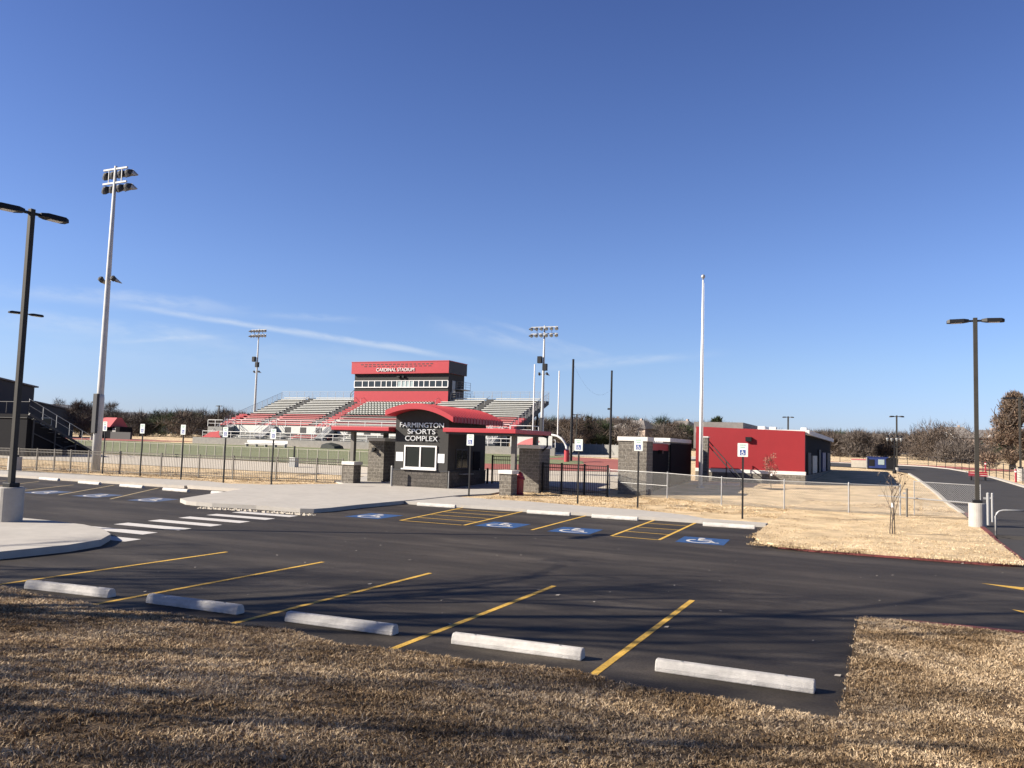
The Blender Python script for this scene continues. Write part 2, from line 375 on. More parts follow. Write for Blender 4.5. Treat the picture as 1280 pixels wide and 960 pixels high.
# access road
def dens(P,step=2.0):
    out=[]
    for a,b in zip(P,P[1:]):
        d=math.dist(a,b); k=max(1,int(d/step))
        for i in range(k): t=i/k; out.append((a[0]*(1-t)+b[0]*t,a[1]*(1-t)+b[1]*t))
    return out+[P[-1]]
def off_path(pts,w):
    L=[];Rr=[]
    for i,p in enumerate(pts):
        a=Vector(pts[max(i-1,0)]); b=Vector(pts[min(i+1,len(pts)-1)]); d=(b-a).normalized(); n=Vector((-d.y,d.x)); p=Vector(p)
        L.append(tuple(p+n*w/2)); Rr.append(tuple(p-n*w/2))
    return L,Rr
road_left=[(3.3,24.6),(3.25,39.4),(2.9,50),(2.6,62),(2.3,75),(1.9,86),(.6,93),(-3,99),(-10,103),(-24,104)]
road_right=[(8.9,24.6),(8.7,50),(8.6,67),(8.2,83),(7.3,96),(6.2,104.5),(4.2,114),(.5,119),(-6,121.5),(-24,122)]
def ribbon(name,A,B,dz,m,sub=6):
    mb=MB(); n=len(A)
    def dens(P):
        out=[]
        for i in range(n-1):
            for k in range(sub):
                t=k/sub; out.append((P[i][0]*(1-t)+P[i+1][0]*t,P[i][1]*(1-t)+P[i+1][1]*t))
        return out+[P[-1]]
    a,b=dens(A),dens(B)
    for p,q in zip(a,b): mb.v+= [(p[0],p[1],T(*p)+dz),(q[0],q[1],T(*q)+dz)]
    for i in range(len(a)-1): mb.f.append((2*i,2*i+1,2*i+3,2*i+2))
    return mb.build(name,m)
sheet('access_road',dens(road_left,3)+dens(road_right,3)[::-1],.03,'road')
def kerb(name,pts,w,h,m,dz=0,parent=None,zf=None):
    zf=zf or T
    L,Rr=off_path(pts,w); mb=MB(); n=len(pts)
    for i in range(n):
        for (x,y) in (L[i],Rr[i]):
            z=zf(x,y)+dz; mb.v+=[(x,y,z-.06),(x,y,z+h)]
    for i in range(n-1):
        a=4*i;b=4*i+4
        mb.f+=[(a+1,b+1,b+3,a+3),(a,b,b+1,a+1),(a+2,a+3,b+3,b+2)]
    mb.f+=[(0,1,3,2),(4*n-4,4*n-2,4*n-1,4*n-3)]
    return struct(mb.build(name,m))
kerb('road_kerb',dens([(8.75,25),(8.85,50),(8.75,67),(8.35,83),(7.45,96),(6.35,104.5),(4.3,114.2),(.5,119.2),(-6,121.7),(-24,122.2)],1.5),.32,.10,'concrete',dz=.02)
kerb('road_kerb',dens([(3.15,44),(2.8,50),(2.5,62),(2.2,75),(1.8,86)],1.5),.18,.06,'concrete',dz=.02)
flat=lambda x,y:0.0
lawn_edge=[(3.3,44),(3.3,28)]+arc(2.2,26.0,1.1,10,-90,6)+[(0,24.9),(-2.0,24.95),(-2.85,25.25)]
kerb('fire_lane_kerb',dens(lawn_edge,.8),.15,.055,'red_kerb',zf=lambda x,y:max(0,T(x,y)))
kerb('fire_lane_kerb',dens([(-.1,15.0),(.35,15.16),(1.2,15.2),(8,15.2),(40,15.2)],.8),.15,.07,'red_kerb',zf=flat)
# lawn at the right, a low mound behind the kerb
def zl(x,y): return max(T(x,y),.075)
vl=[(-4.05,31.5),(-3.95,29),(-3.8,27.3),(-3.5,26.1),(-2.8,25.3),(-1.9,25.0),(0,24.95)]+arc(2.2,26.0,1.0,-90,10,6)+[(3.22,28),(3.22,36),(3.2,44),(-4.2,44)]
sheet('verge_lawn',vl,.02,'lawn',zf=zl,skirt=.1)
# concrete walks and islands
def slab(name,poly,h,m='concrete',zf=flat,skirt=.2): return sheet(name,poly,h,m,zf=zf,skirt=skirt)
zw=lambda x,y:max(0.0,T(x,y)-.10)
plaza=gp((225,628),(232,631),(245,632.5),(265,634),(320,637),(375,641),(392,641.5),(412,640),(450,635.5),(528,627))+[(-19.6,37.2),(-19.0,39.4),(-20.0,47.2),(-32,47.2),(-31.2,42.6)]+gp((430,606),(330,607))+[(-33.0,36.0),(-33.5,33.0)]+gp((303,615),)
slab('entrance_plaza',plaza,.16,zf=zw)
isl=[(-40,9.6),(-18.4,9.9),(-17.3,10.6),(-16.9,11.6),(-16.85,13.2),(-17.15,14.3),(-17.9,15.2),(-19.0,15.9),(-20.3,16.35),(-22,16.5),(-40,16.5)]
slab('concrete_island',isl,.17,zf=flat)
slab('sidewalk',[(-90,32.9),(-33.6,32.9),(-33.1,36.0),(-35.95,37.0),(-40.5,36.4),(-45.4,36.0),(-52,35.5),(-90,35.5)],.13,zf=zw)
slab('sidewalk',[(-19.5,31.9),(-6.4,31.9),(-4.1,32.0),(-4.1,32.6),(-6.5,32.9),(-7.4,34.0),(-9.8,35.2),(-12,35.4),(-15.4,36.2),(-19.5,36.4)],.13,zf=zw)
# inside the gates
struct(sheet('field_walk',[(-120,47.6),(-32.2,47.6),(-19.8,47.6),(-15.0,45.6),(-13.8,58),(-20,66),(-37,56.6),(-60,58.4),(-78,59.5),(-120,60)],.012,'gravel'))
struct(sheet('football_field',[(-170,61),(-78,60.5),(-60,59.2),(-37.5,57.2),(-37.5,103.6),(-170,103.6)],.016,'turf'))
struct(sheet('running_track',[(-37.3,57.3),(-20.5,66.3),(-17,74),(-20,86),(-28,97),(-37.3,102)],.020,'track'))
struct(sheet('track_infield',[(-37.3,71),(-31,73),(-28,80),(-31,88),(-37.3,91)],.026,'turf'))
struct(sheet('far_path',[(-60,112),(-25,104),(-12,118),(-30,140),(-64,150)],.012,'gravel'))
struct(sheet('running_surface',[(-10,126),(3,120),(7.3,108),(12,104),(14,112),(6,126),(-9,133)],.03,'track'))
struct(sheet('running_surface',[(-160,104.5),(-140,101),(-120,104),(-120,122),(-160,124)],.024,'track'))
struct(sheet('pale_pad',[(-12,121.5),(-3,121.6),(-.5,124.5),(-10,128)],.036,'gravel'))
# hills on the skyline
def hills():
    mb=MB(); n=90; prev=None
    for i in range(n+1):
        px=-700+i*2700/n; d=ray(px,540); h=math.hypot(d.x,d.y); D=2300
        x,y=d.x/h*D,d.y/h*D
        hh=60+9*math.sin(px*.011+1)+5*math.sin(px*.031)+3*math.sin(px*.083)-max(0,px-350)*.075
        mb.v+=[(x*.62,y*.62,2),(x,y,max(hh,14)),(x*1.25,y*1.25,max(hh,14)*.7)]
        if i:
            a=3*(i-1);b=3*i; mb.f+=[(a,b,b+1,a+1),(a+1,b+1,b+2,a+2)]
    return mb.build('hills','hill',smooth=True)
struct(hills())
# ------------------------------------------------------------------ wheel stops
def stop_mesh(parent):
    mb=MB(); prof=[(-.09,0),(.09,0),(.09,.055),(.062,.125),(.035,.14),(-.035,.14),(-.062,.125),(-.09,.055)]
    mb.prism(prof,-.915,.915,'x'); o=mb.build('block','stop',parent,bevel=.012)
    for s in (-1,1):
        r=MB(); r.lathe((s*.6,0,.137),[(.018,0),(.018,.008),(.010,.010)],10); r.build('anchor_pin','grey_metal',parent)
    return o
def stop_at(x,y,rot,label,group,first=[]):
    if not first:
        t=thing('wheel_stop',(0,0,0),label,'wheel stop',group); stop_mesh(t); first.append(t)
    else: t=copy_tree(first[0],None,label); t['group']=group
    t.location=(x,y,.006); t.rotation_euler=(0,0,rot); return t
S_=[((32.9,736.9),(129.7,747.9)),((182.2,754.4),(294.7,769.4)),((355.9,777.7),(489.3,795.4)),((564.2,805.7),(724.7,826.8)),((819.2,840.2),(1016.8,868.6))]
near_lab=['whitish wheel stop at the far left end of the near row, by the dry grass','whitish wheel stop in the near row, second from its left end','wheel stop by the grass, middle one of the near row of five','wheel stop half in tree shade, second from the grass corner in the near row','fully sunlit wheel stop nearest the camera, beside the grass corner']
for i,(a,b) in enumerate(S_):
    A,B=G(*a),G(*b); c=(A+B)/2; stop_at(c.x,c.y+.09,math.atan2(B.y-A.y,B.x-A.x),near_lab[i],'wheel stops along the near row')
far_l=[((44,598.5),(78,602.3)),((93,603.5),(129.5,607)),((145.3,607.5),(183,611.3)),((199.5,612),(239,616.5)),((259,616.5),(303,621.0))]
labs=['far wheel stop under the tall silver light mast, first of the left far row','far wheel stop beside the first sign post right of the silver mast','far wheel stop in the middle of the left far row of five','far wheel stop second from the entrance walk in the left far row','far wheel stop at the edge of the entrance walk, ending the left far row']
labs2=['far wheel stop between the entrance walk and the wide yellow hatching','far wheel stop between the wide hatching and the single yellow line','far wheel stop between the single yellow line and the narrow hatching','far wheel stop at the right end of the far row, beside the tan lawn']
for i,(a,b) in enumerate(far_l):
    A,B=G(*a),G(*b); c=(A+B)/2; stop_at(c.x,min(c.y+.05,32.4),R(-6),labs[i],'wheel stops along the far row')
for i,(x,y) in enumerate(((-17.7,31.55),(-12.45,31.4),(-9.65,31.3),(-5.25,30.95))): stop_at(x,y,R(2),labs2[i],'wheel stops along the far row')
# ------------------------------------------------------------------ accessible parking signs
def sign_at(px,py,tx,ty,label,first=[]):
    g=G(px,py); h=3.15
    if not first:
        t=thing('parking_sign',(0,0,0),label,'sign','accessible parking signs')
        mb=MB(); mb.box(-.032,.032,-.032,.032,-.1,2.66); mb.build('post','black',t)
        pl=MB(); pl.prism([(-.19,2.58),(.19,2.58),(.205,2.6),(.205,3.13),(.19,3.15),(-.19,3.15),(-.205,3.13),(-.205,2.6)],-.046,-.036,'y'); p=pl.build('sign_plate','white',t)
        sq=MB(); sq.box(-.115,.115,-.0495,-.047,2.64,2.87); q=sq.build('symbol_panel','sign_blue',p)
        gg=MB(); gg.add([(-.115+u*.23,-.0515,2.64+v*.23) for u,v in GV],GF); gg.build('wheelchair_symbol','white',p,fixn=False)
        for k,(s,z,w) in enumerate((('RESERVED',3.04,.26),('PARKING',2.95,.22))):
            text_part('lettering',s,.082,.002,'green_text',p,(0,-.048,z),w)
        fr=MB()
        for (x0,x1,z0,z1) in ((-.185,.185,2.604,2.612),(-.185,.185,3.118,3.126),(-.185,-.177,2.612,3.118),(.177,.185,2.612,3.118)): fr.box(x0,x1,-.0485,-.0465,z0,z1)
        fr.build('sign_border','green_text',p)
        first.append(t)
    else: t=copy_tree(first[0],None,label)
    t.location=(g.x,g.y,g.z); t.rotation_euler=(0,0,R(-4)); s=HT(g,tx,ty)/h; t.scale=(1,1,s); return t
def text_part(name,s,size,depth,m,parent,loc,width=None,rot=(PI/2,0,0)):
    c=bpy.data.curves.new(name,'FONT'); c.body=s; c.size=size; c.extrude=depth; c.align_x='CENTER'; c.offset=0.0
    o=bpy.data.objects.new(name+'_src',c); COL.objects.link(o); bpy.context.view_layer.update()
    me=bpy.data.meshes.new_from_object(o.evaluated_get(bpy.context.evaluated_depsgraph_get()))
    bpy.data.objects.remove(o); 
    xs=[v.co.x for v in me.vertices]; w=max(xs)-min(xs); k=width/w if width else 1; cx=(max(xs)+min(xs))/2
    mtx=Matrix.Translation(loc)@Matrix.Rotation(rot[2],4,'Z')@Matrix.Rotation(rot[0],4,'X')@Matrix.Diagonal((k,1,1,1))@Matrix.Translation((-cx,0,0))
    me.transform(mtx); me.materials.clear(); me.materials.append(M[m])
    off=Vector((0,0,0)); p=parent
    while p is not None: off+=p.location; p=p.parent
    me.transform(Matrix.Translation(-off))
    r=bpy.data.objects.new(name,me); COL.objects.link(r); r.parent=parent; return r
for a in (((928,648),(928,554),'accessible parking sign standing before the red building'),((797,635),(797.5,548),'accessible parking sign in front of the white-capped block pier'),((722,630),(723,549),'accessible parking sign beside the tall black net post'),((586,620),(589,543),'accessible parking sign before the shaded side wall of the ticket booth'),((339,607),(341,536),'accessible parking sign nearest the left end of the booth canopies'),((279,603),(280.5,534),'accessible parking sign second left of the booth canopies, before the bleachers'),((226,599),(229,531),'accessible parking sign before the green field, third left of the booth'),((175,595),(179,530),'accessible parking sign second right of the tall silver light mast'),((128,592),(132,527),'accessible parking sign right beside the foot of the tall silver light mast')):
    sign_at(*a[0],*a[1],a[2])
# ------------------------------------------------------------------ car-park light poles
def lamp_head(parent,h,d,L=.72,w=.34):
    # d = unit vector of the arm
    d=Vector(d); s=Vector((-d.y,d.x,0)); hd=MB()
    def P(a,b,z): return d*a+s*b+Vector((0,0,h+z))
    a0,a1=.34,.34+L
    sec=[(a0-.12,w*.28,.0,.10),(a0+.06,w*.5,-.02,.12),(a1-.10,w*.5,-.03,.11),(a1,w*.34,-.03,.07)]
    vs=[];fs=[]
    for (a,ww,z0,z1) in sec: vs+=[P(a,-ww,z0),P(a,ww,z0),P(a,ww*.86,z1),P(a,-ww*.86,z1)]
    for i in range(3):
        for k in range(4): fs.append((4*i+k,4*i+(k+1)%4,4*i+4+(k+1)%4,4*i+4+k))
    fs+=[(3,2,1,0),(12,13,14,15)]
    hd.add(vs,fs); o=hd.build('lamp_head','black',parent)
    ln=MB(); ln.add([P(a0+.12,-w*.36,-.034),P(a1-.16,-w*.36,-.041),P(a1-.16,w*.36,-.041),P(a0+.12,w*.36,-.034)],[(0,1,2,3)]); ln.build('lamp_lens','lens',o,fixn=False)
    ar=MB(); ar.beam(d*.05+Vector((0,0,h+.04)),d*(a0-.05)+Vector((0,0,h+.04)),.09,.07); ar.build('arm','black',o)
def light_pole(loc,h,br,bh,pw,heads,label,group='car park light poles',poleM='pole_bronze',head=(.72,.34)):
    t=thing('car_park_light',loc,label,'street lamp',group); t.location=(0,0,0)
    if bh: 
        b=MB(); b.lathe((0,0,-.15),[(br,0),(br,bh+.13),(br-.02,bh+.15)],28); b.build('concrete_base','base',t)
        f=MB(); f.box(-pw*1.1,pw*1.1,-pw*1.1,pw*1.1,bh,bh+.12); f.build('base_cover','black',t,bevel=.01)
    p=MB(); p.box(-pw/2,pw/2,-pw/2,pw/2,max(bh,0)-.02,h+.06); p.build('pole',poleM,t,bevel=.008)
    for d in heads: lamp_head(t,h-.1,d,*head)
    t.location=Vector(loc); return t
g=G(10,659); light_pole((g.x,g.y,.0),HT(g,40,264),.345,1.12,.14,((.2,.98,0),(-.2,-.98,0)),'tall dark twin-headed lamp on a concrete drum on the near island',head=(.66,.38))
g=G(18,588); light_pole(g,HT(g,29,391),.42,.9,.15,((.2,.98,0),(-.2,-.98,0)),'dark twin-headed lamp half hidden behind the nearest lamp pole',head=(.74,.42))
g=G(1222,659); light_pole(g,HT(g,1225.5,399),.31,.93,.15,((1,0,0),(-1,0,0)),'dark twin-headed lamp on a pale concrete drum by the chain-link gate',head=(.66,.36))
g=G(1276,601); light_pole(g,HT(g,1277,497),.45,1.0,.16,((-1,0,0),),'dark single-headed lamp beside the brown tree beyond the road',head=(1.0,.4))
g=AT(1121,92); light_pole(g,ZAT(1121,520,92)-g.z,.3,.4,.16,((1,0,0),(-1,0,0)),'thin dark twin-headed lamp behind the lantern post',head=(.35,.3))
for px,py,D,lab in ((985,521,120,'small distant lamp above the red building roof'),(271,507,170,'small distant lamp left of the bleachers'),(720,518,150,'small distant lamp between the two black net posts'),(114,502,165,'small distant lamp beside the tall silver mast')):
    g=AT(px,D); light_pole(g,ZAT(px,py,D)-g.z,.3,.5,.2,((1,0,0),(-1,0,0)),lab,group='distant lamps',head=(.42,.4))
# lantern post with four globes
g=AT(1118,86); hh=ZAT(1118,550,86)-g.z
t=thing('lantern_post',g,'black post carrying four small hanging lanterns by the blue container','street lamp')
mb=MB(); mb.lathe(g,[(.18,0),(.18,.25),(.09,.4),(.055,.8),(.05,hh),(.02,hh+.2)],12); mb.build('post','black',t)
for k in range(4):
    d=Vector((math.cos(R(20+90*k)),math.sin(R(20+90*k)),0)); r_=.62
    a=MB(); a.path([g+Vector((0,0,hh-.55)),g+d*.3+Vector((0,0,hh-.7)),g+d*r_+Vector((0,0,hh-.45)),g+d*r_+Vector((0,0,hh-.1))],.03,6); o=a.build('arm','black',t)
    l=MB(); l.lathe(g+d*r_+Vector((0,0,hh-.12)),[(.07,0),(.13,.18),(.13,.30)],10); l.build('lantern','grey_metal',o)
    c=MB(); c.lathe(g+d*r_+Vector((0,0,hh+.26)),[(.18,0),(.12,.12),(.04,.2)],10); c.build('lantern_cap','black',o)
# ------------------------------------------------------------------ stadium light masts
def luminaire(parent,c,d,r=.28):
    d=Vector(d).normalized(); s=d.cross(Vector((0,0,1))).normalized(); u=s.cross(d).normalized(); c=Vector(c)
    mb=MB(); n=10; prof=[(-.30,.10),(-.22,.20),(0,r),(.03,r)]; vs=[];fs=[]
    for (a,rr) in prof:
        for k in range(n): tt=2*PI*k/n; vs.append(c+d*a+s*(rr*math.cos(tt))+u*(rr*math.sin(tt)))
    for i in range(len(prof)-1):
        for k in range(n): fs.append((i*n+k,i*n+(k+1)%n,(i+1)*n+(k+1)%n,(i+1)*n+k))
    fs+=[tuple(range(n)),tuple(range(3*n,4*n))]; mb.add(vs,fs); o=mb.build('floodlight','dark_face',parent)
    v=MB(); vs=[];fs=[]; m=7   # visor: half tube reaching forward over the lens
    for a in (0,.55):
        for th in (1.02,.94):
            for k in range(m): tt=PI*(-.05+1.1*k/(m-1)); rr=r*th; q=(1 if a==0 else .92); vs.append(c+d*(a*(.35+.65*math.sin(max(0,min(PI,tt)))))+s*(rr*q*math.cos(tt))+u*(rr*q*math.sin(tt)))
    for k in range(m-1): fs+=[(k,k+1,2*m+k+1,2*m+k),(m+k,3*m+k,3*m+k+1,m+k+1),(k,m+k,m+k+1,k+1),(2*m+k,2*m+k+1,3*m+k+1,3*m+k)]
    v.add(vs,fs); v.build('visor','grey_metal',o)
    l=MB(); l.add([c+d*.035+s*(r*.9*math.cos(2*PI*k/n))+u*(r*.9*math.sin(2*PI*k/n)) for k in range(n)],[tuple(range(n))]); l.build('lens','lens',o,fixn=False)
def mast(g,h,aim,label,n=5,half=2.0,arm=(1,0,0),r0=.24,r1=.10,boxes=0,lum=.28,lowlamp=.62,sleeve=True):
    t=thing('stadium_light',g,label,'floodlight mast','stadium light masts'); g=Vector(g); arm=Vector(arm)
    p=MB(); p.path([g+Vector((0,0,z)) for z in (-.2,h*.3,h*.7,h)],.2,14,[r0,r0*.8+r1*.2,r0*.4+r1*.6,r1]); p.build('mast','galv_pole',t,smooth=True)
    if sleeve:
        s=MB(); s.path([g+Vector((0,0,z)) for z in (-.2,5.0,5.25)],.3,14,[r0*1.15,r0*1.1,r0*.98]); s.build('base_sleeve','galv_pole',t,smooth=True)
        e=MB(); e.box(g.x-r0+.06,g.x+.2,g.y-r0-.16,g.y-r0+.04,g.z+2.6,g.z+5.3); e.build('cable_box','dark_face',t,bevel=.02)
    for k,z in enumerate((h-.2,h-1.2)):
        a=MB(); a.beam(g-arm*half+Vector((0,0,z)),g+arm*half+Vector((0,0,z)),.12,.12); ca=a.build('crossarm','galv_pole',t)
        for i in range(n):
            x=-half*.94+2*half*.94*i/(n-1)
            if abs(x)<.15: x+=.01
            aimv=Vector(aim)+arm*(.25*x/half)
            luminaire(t,g+arm*x+Vector((0,0,z-.10-lum*.35))+Vector(aim).normalized()*.26,aimv,lum)
    for x in (-half*.55,half*.55): v=MB(); v.beam(g+arm*x+Vector((0,0,h-.2)),g+arm*x+Vector((0,0,h-1.2)),.06); v.build('arm_brace','galv_pole',t)
    z=h*lowlamp
    for s in (-1,1):
        b=MB(); b.beam(g+Vector((0,0,z)),g+arm*(s*.55)+Vector((0,0,z-.05)),.07); o=b.build('lamp_bracket','grey_metal',t)
        luminaire(o.parent,g+arm*(s*.62)+Vector((0,0,z)),Vector((.3*s,1,-.7)),.17)
    for k in range(boxes):
        sx=(-1,1)[k]; b=MB(); zz=h*.73-k*1.1; b.box(g.x+sx*.42-.32,g.x+sx*.42+.32,g.y-.75,g.y-.2,g.z+zz-.5,g.z+zz+.5); b.build('loudspeaker','black',t,bevel=.03)
    return t
g=G(119,589); mast(g,HT(g,152,209),(0,1,-.55),'tall silver light mast nearest the camera, behind the left parking bays',r0=.25,half=1.15,n=4,lum=.38)
p=PY(128,319,500); mast((p.x,128,T(0,128)),PY(128,325,411).z-T(0,128),(0,-1,-.5),'far silver light mast behind the left end of the bleachers',boxes=2,half=1.9,n=6,r0=.26)
p=PY(112,677,545); mast((p.x,112,T(0,112)),PY(112,682,407).z-T(0,112),(0,-1,-.5),'far silver light mast at the right end of the bleachers',boxes=2,half=2.1,n=6,r0=.26)
# flagpole, net posts, goal post
g=G(875.4,609.5); h=HT(g,882,350)
t=thing('flagpole',g,'bare white flagpole in front of the red building','flagpole')
mb=MB(); mb.path([g+Vector((0,0,z)) for z in (-.1,h*.5,h)],.1,14,[.125,.095,.05]); mb.build('pole','white',t,smooth=True)
mb=MB(); mb.lathe(g+Vector((0,0,h)),[(.03,0),(.03,.08),(.11,.13),(.13,.22),(.10,.31),(.02,.36)],12); mb.build('finial','galv',t,smooth=True)
mb=MB(); mb.lathe(g+Vector((0,0,-.02)),[(.26,0),(.24,.06),(.15,.16),(.13,.2)],14); mb.build('base_collar','galv',t)
mb=MB(); mb.tube(g+Vector((.14,-.06,.9)),g+Vector((.09,-.04,h-.2)),.008,n=4); mb.build('halyard','white',t)
ga,gb=G(713.5,576.5),G(762.5,573); ha,hb=HT(ga,719,450),HT(gb,766,464)
for g,h,lab in ((ga,ha,'taller black net post behind the canopy end'),(gb,hb,'black net post with a small crossbar by the chain-link end')):
    t=thing('net_post',g,lab,'post','tall black net posts'); mb=MB(); mb.path([g+Vector((0,0,z)) for z in (-.1,h)],.08,12,[.16,.12]); mb.build('pole','black',t)
    mb=MB(); mb.lathe(g+Vector((0,0,h)),[(.14,0),(.14,.05),(.05,.1)],12); mb.build('post_cap','black',t)
    if g is gb: mb=MB(); mb.box(g.x-.45,g.x+.1,g.y-.08,g.y+.08,g.z+h*.555,g.z+h*.57+.05); mb.build('pulley_bracket','black',t)
mb=MB(); A=ga+Vector((0,0,ha-.4)); B=gb+Vector((0,0,hb-2.3)); mb.path([A.lerp(B,k/12)-Vector((0,0,1.9*4*(k/12)*(1-k/12))) for k in range(13)],.006,4); tag(mb.build('net_cable','black'),'thin sagging cable strung between the two black net posts','cable')
t=thing('goal_post',(-31.4,84,T(0,84)),'white gooseneck football goal with a red padded foot','goal post'); z0=T(0,84)
mb=MB(); mb.path([(-31.4,84,z0)]+[(-31.4-1.9*(1-math.cos(R(a)))*.9,84,z0+1.15+1.7*math.sin(R(a))) for a in (0,18,36,54,72,90)]+[(-33.9,84,z0+2.87)],.12,12); mb.build('gooseneck','white',t,smooth=True)
mb=MB(); mb.lathe((-31.4,84,z0),[(.28,0),(.28,1.25),(.2,1.3)],14); mb.build('foot_pad','red_riser',t)
mb=MB(); mb.tube((-33.9,80.4,z0+2.87),(-33.9,87.6,z0+2.87),.09,n=10); mb.build('crossbar','white',t)
for y in (80.4,87.6): mb=MB(); mb.tube((-33.9,y,z0+2.87),(-33.9,y,z0+10.2),.065,n=10); mb.build('upright','white',t)
# ------------------------------------------------------------------ ticket booth
BX0,BX1,BY0,BY1=-26.25,-22.73,41.6,46.4; zb=-.05
t=booth=thing('ticket_booth',((BX0+BX1)/2,BY0,.1),'dark grey ticket booth with a barrel-vaulted red roof and silver lettering','ticket booth')
mb=MB(); mb.box(BX0-.06,BX1+.05,BY0-.06,BY1+.05,zb,1.14); mb.build('block_base','block',t)
mb=MB(); mb.box(BX0-.08,BX1+.07,BY0-.08,BY1+.07,1.142,1.20); mb.build('ledge','dark_face',t)
def vault(x): u=(x-(BX0+BX1)/2)/2.12; return 4.16+.50*(1-u*u)
mb=MB(); xs=[BX0+(BX1-BX0)*k/14 for k in range(15)]
mb.prism([(BX0,1.2)]+[(BX1,1.2)]+[(x,vault(x)-.02) for x in reversed(xs)],BY0,BY1,'y'); mb.build('wall','stucco',t)
# roof: curved slab with standing seams
mb=MB(); RX0,RX1=-26.40,-21.95; RY0,RY1=40.62,47.2; nx=22; xs=[RX0+(RX1-RX0)*k/nx for k in range(nx+1)]
low=[(x,vault(x)) for x in xs]; top=[(x,vault(x)+.30) for x in reversed(xs)]
mb.prism(low+top,RY0,RY1,'y')
for k in range(17):
    y=RY0+.2+k*.39
    for a,b in zip(xs,xs[1:]): mb.beam((a,y,vault(a)+.315),(b,y,vault(b)+.315),.035,.04)
    mb.box(RX1-.01,RX1+.025,y-.03,y+.03,vault(RX1)-.03,vault(RX1)+.31)
mb.build('vaulted_roof','red',t)
# window
WX0,WX1,WZ0,WZ1=-25.58,-23.43,1.27,2.60
fr=MB(); w=.085
for (a,b,c,d) in ((WX0,WX1,WZ1-w,WZ1),(WX0,WX1,WZ0,WZ0+w),(WX0,WX0+w,WZ0+w,WZ1-w),(WX1-w,WX1,WZ0+w,WZ1-w),((WX0+WX1)/2-w/2,(WX0+WX1)/2+w/2,WZ0+w,WZ1-w)): fr.box(a,b,BY0-.075,BY0-.002,c,d)
f=fr.build('window_frame','white',t)
mb=MB(); mb.box(WX0+w,WX1-w,BY0-.03,BY0-.004,WZ0+w,WZ1-w); mb.build('window_glass','glass',f)
mb=MB(); mb.box(WX0-.1,WX1+.06,BY0-.2,BY0-.003,WZ0-.075,WZ0-.003); mb.build('window_sill','white',f)
for x0,x1,z0,z1 in ((-26.15,-25.68,1.66,2.18),(-23.37,-22.93,1.64,2.15)):
    mb=MB(); mb.box(x0,x1,BY0-.025,BY0-.003,z0,z1); mb.build('notice_board','paper',t)
for s,z,w_ in (('FARMINGTON',3.63,2.92),('SPORTS',3.26,1.84),('COMPLEX',2.86,2.16)):
    text_part('lettering',s,.40,.035,'letters',t,(-24.47 if s!='COMPLEX' else -24.46,BY0-.05,z),w_)
# side wall: service window, shelf, door
mb=MB(); mb.box(BX1+.003,BX1+.05,42.50,44.0,1.3,2.46); f=mb.build('side_window','dark_face',t)
for y0,y1 in ((42.58,43.2),(43.3,43.92)): mb=MB(); mb.box(BX1+.052,BX1+.06,y0,y1,1.38,2.38); mb.build('pane','glass',f)
mb=MB(); mb.box(BX1+.08,BX1+.36,42.9,44.2,.98,1.03); mb.build('counter_shelf','grey_metal',t)
mb=MB(); mb.box(BX1+.003,BX1+.045,44.75,45.65,.2,2.33); d=mb.build('door','dark',t); mb=MB(); mb.tube((BX1+.1,45.5,1.2),(BX1+.1,45.5,1.32),.015,n=6); mb.build('handle','grey_metal',d)
mb=MB(); mb.tube((BX1+.12,BY0-.02,.1),(BX1+.12,BY0-.02,1.2),.035,n=8); mb.build('corner_guard','grey_metal',t)
# canopies
def canopy(name,label,x0,x1,y0,y1,cols,beamy):
    t=thing(name,((x0+x1)/2,y0,.1),label,'canopy','flat red canopies beside the booth')
    mb=MB(); mb.box(x0,x1,y0,y1,3.37,3.60); mb.build('canopy_roof','red',t,bevel=.02)
    mb=MB(); mb.box(x0+.12,x1-.12,y0+.12,y1-.12,3.28,3.368); mb.build('soffit','dark_face',t)
    for (x,y,z0) in cols: mb=MB(); mb.box(x-.12,x+.12,y-.13,y+.13,z0,3.28); mb.build('column','bronze' ,t)
    return t
c1=canopy('entrance_canopy','flat red canopy left of the ticket booth over two block piers',-30.42,BX0-.1,41.0,45.6,[(-29.5,42.05,1.53),(-28.75,44.45,3.0)],0)
c2=canopy('entrance_canopy','flat red canopy right of the ticket booth with a dark downpipe',-21.92,-17.6,39.45,44.5,[(-18.2,40.1+.55,1.47),(-18.2,43.6,2.8)],0)
mb=MB(); mb.path([(-17.95,43.6,3.40),(-17.45,43.5,3.25),(-17.4,43.4,2.75),(-17.6,43.2,2.5)],.06,8); mb.build('downpipe','black',c2)
def pier(x0,x1,y0,y1,h,label,capM='cap',ch=.2,m='block_light',lamp=None):
    t=thing('block_pier',((x0+x1)/2,(y0+y1)/2,.1),label,'pier','block piers at the entrance'); mb=MB(); mb.box(x0,x1,y0,y1,-.1,h); mb.build('pier_block',m,t)
    mb=MB(); mb.box(x0-.07,x1+.07,y0-.07,y1+.07,h+.002,h+ch); mb.build('cap_stone',capM,t,bevel=.012)
    if lamp:
        l=MB(); l.box(lamp[0]-.12,lamp[0]+.12,y0-.14,y0-.002,lamp[1]-.1,lamp[1]+.12); l.box(lamp[0]-.05,lamp[0]+.09,y0-.26,y0-.14,lamp[1]-.16,lamp[1]-.02); l.build('wall_light','black',t)
    return t
pier(-29.92,-29.15,41.68,42.45,1.30,'short block pier with a white cap holding the left canopy')
pier(-29.45,-28.3,43.6,45.4,2.78,'tall block pier under the left canopy with a small wall light',lamp=(-29.0,2.25))
pier(-18.57,-17.9,39.72,40.48,1.25,'short block pier with a white cap holding the right canopy')
pier(-18.85,-17.62,42.8,44.4,2.62,'tall shaded block pier under the right end of the right canopy')
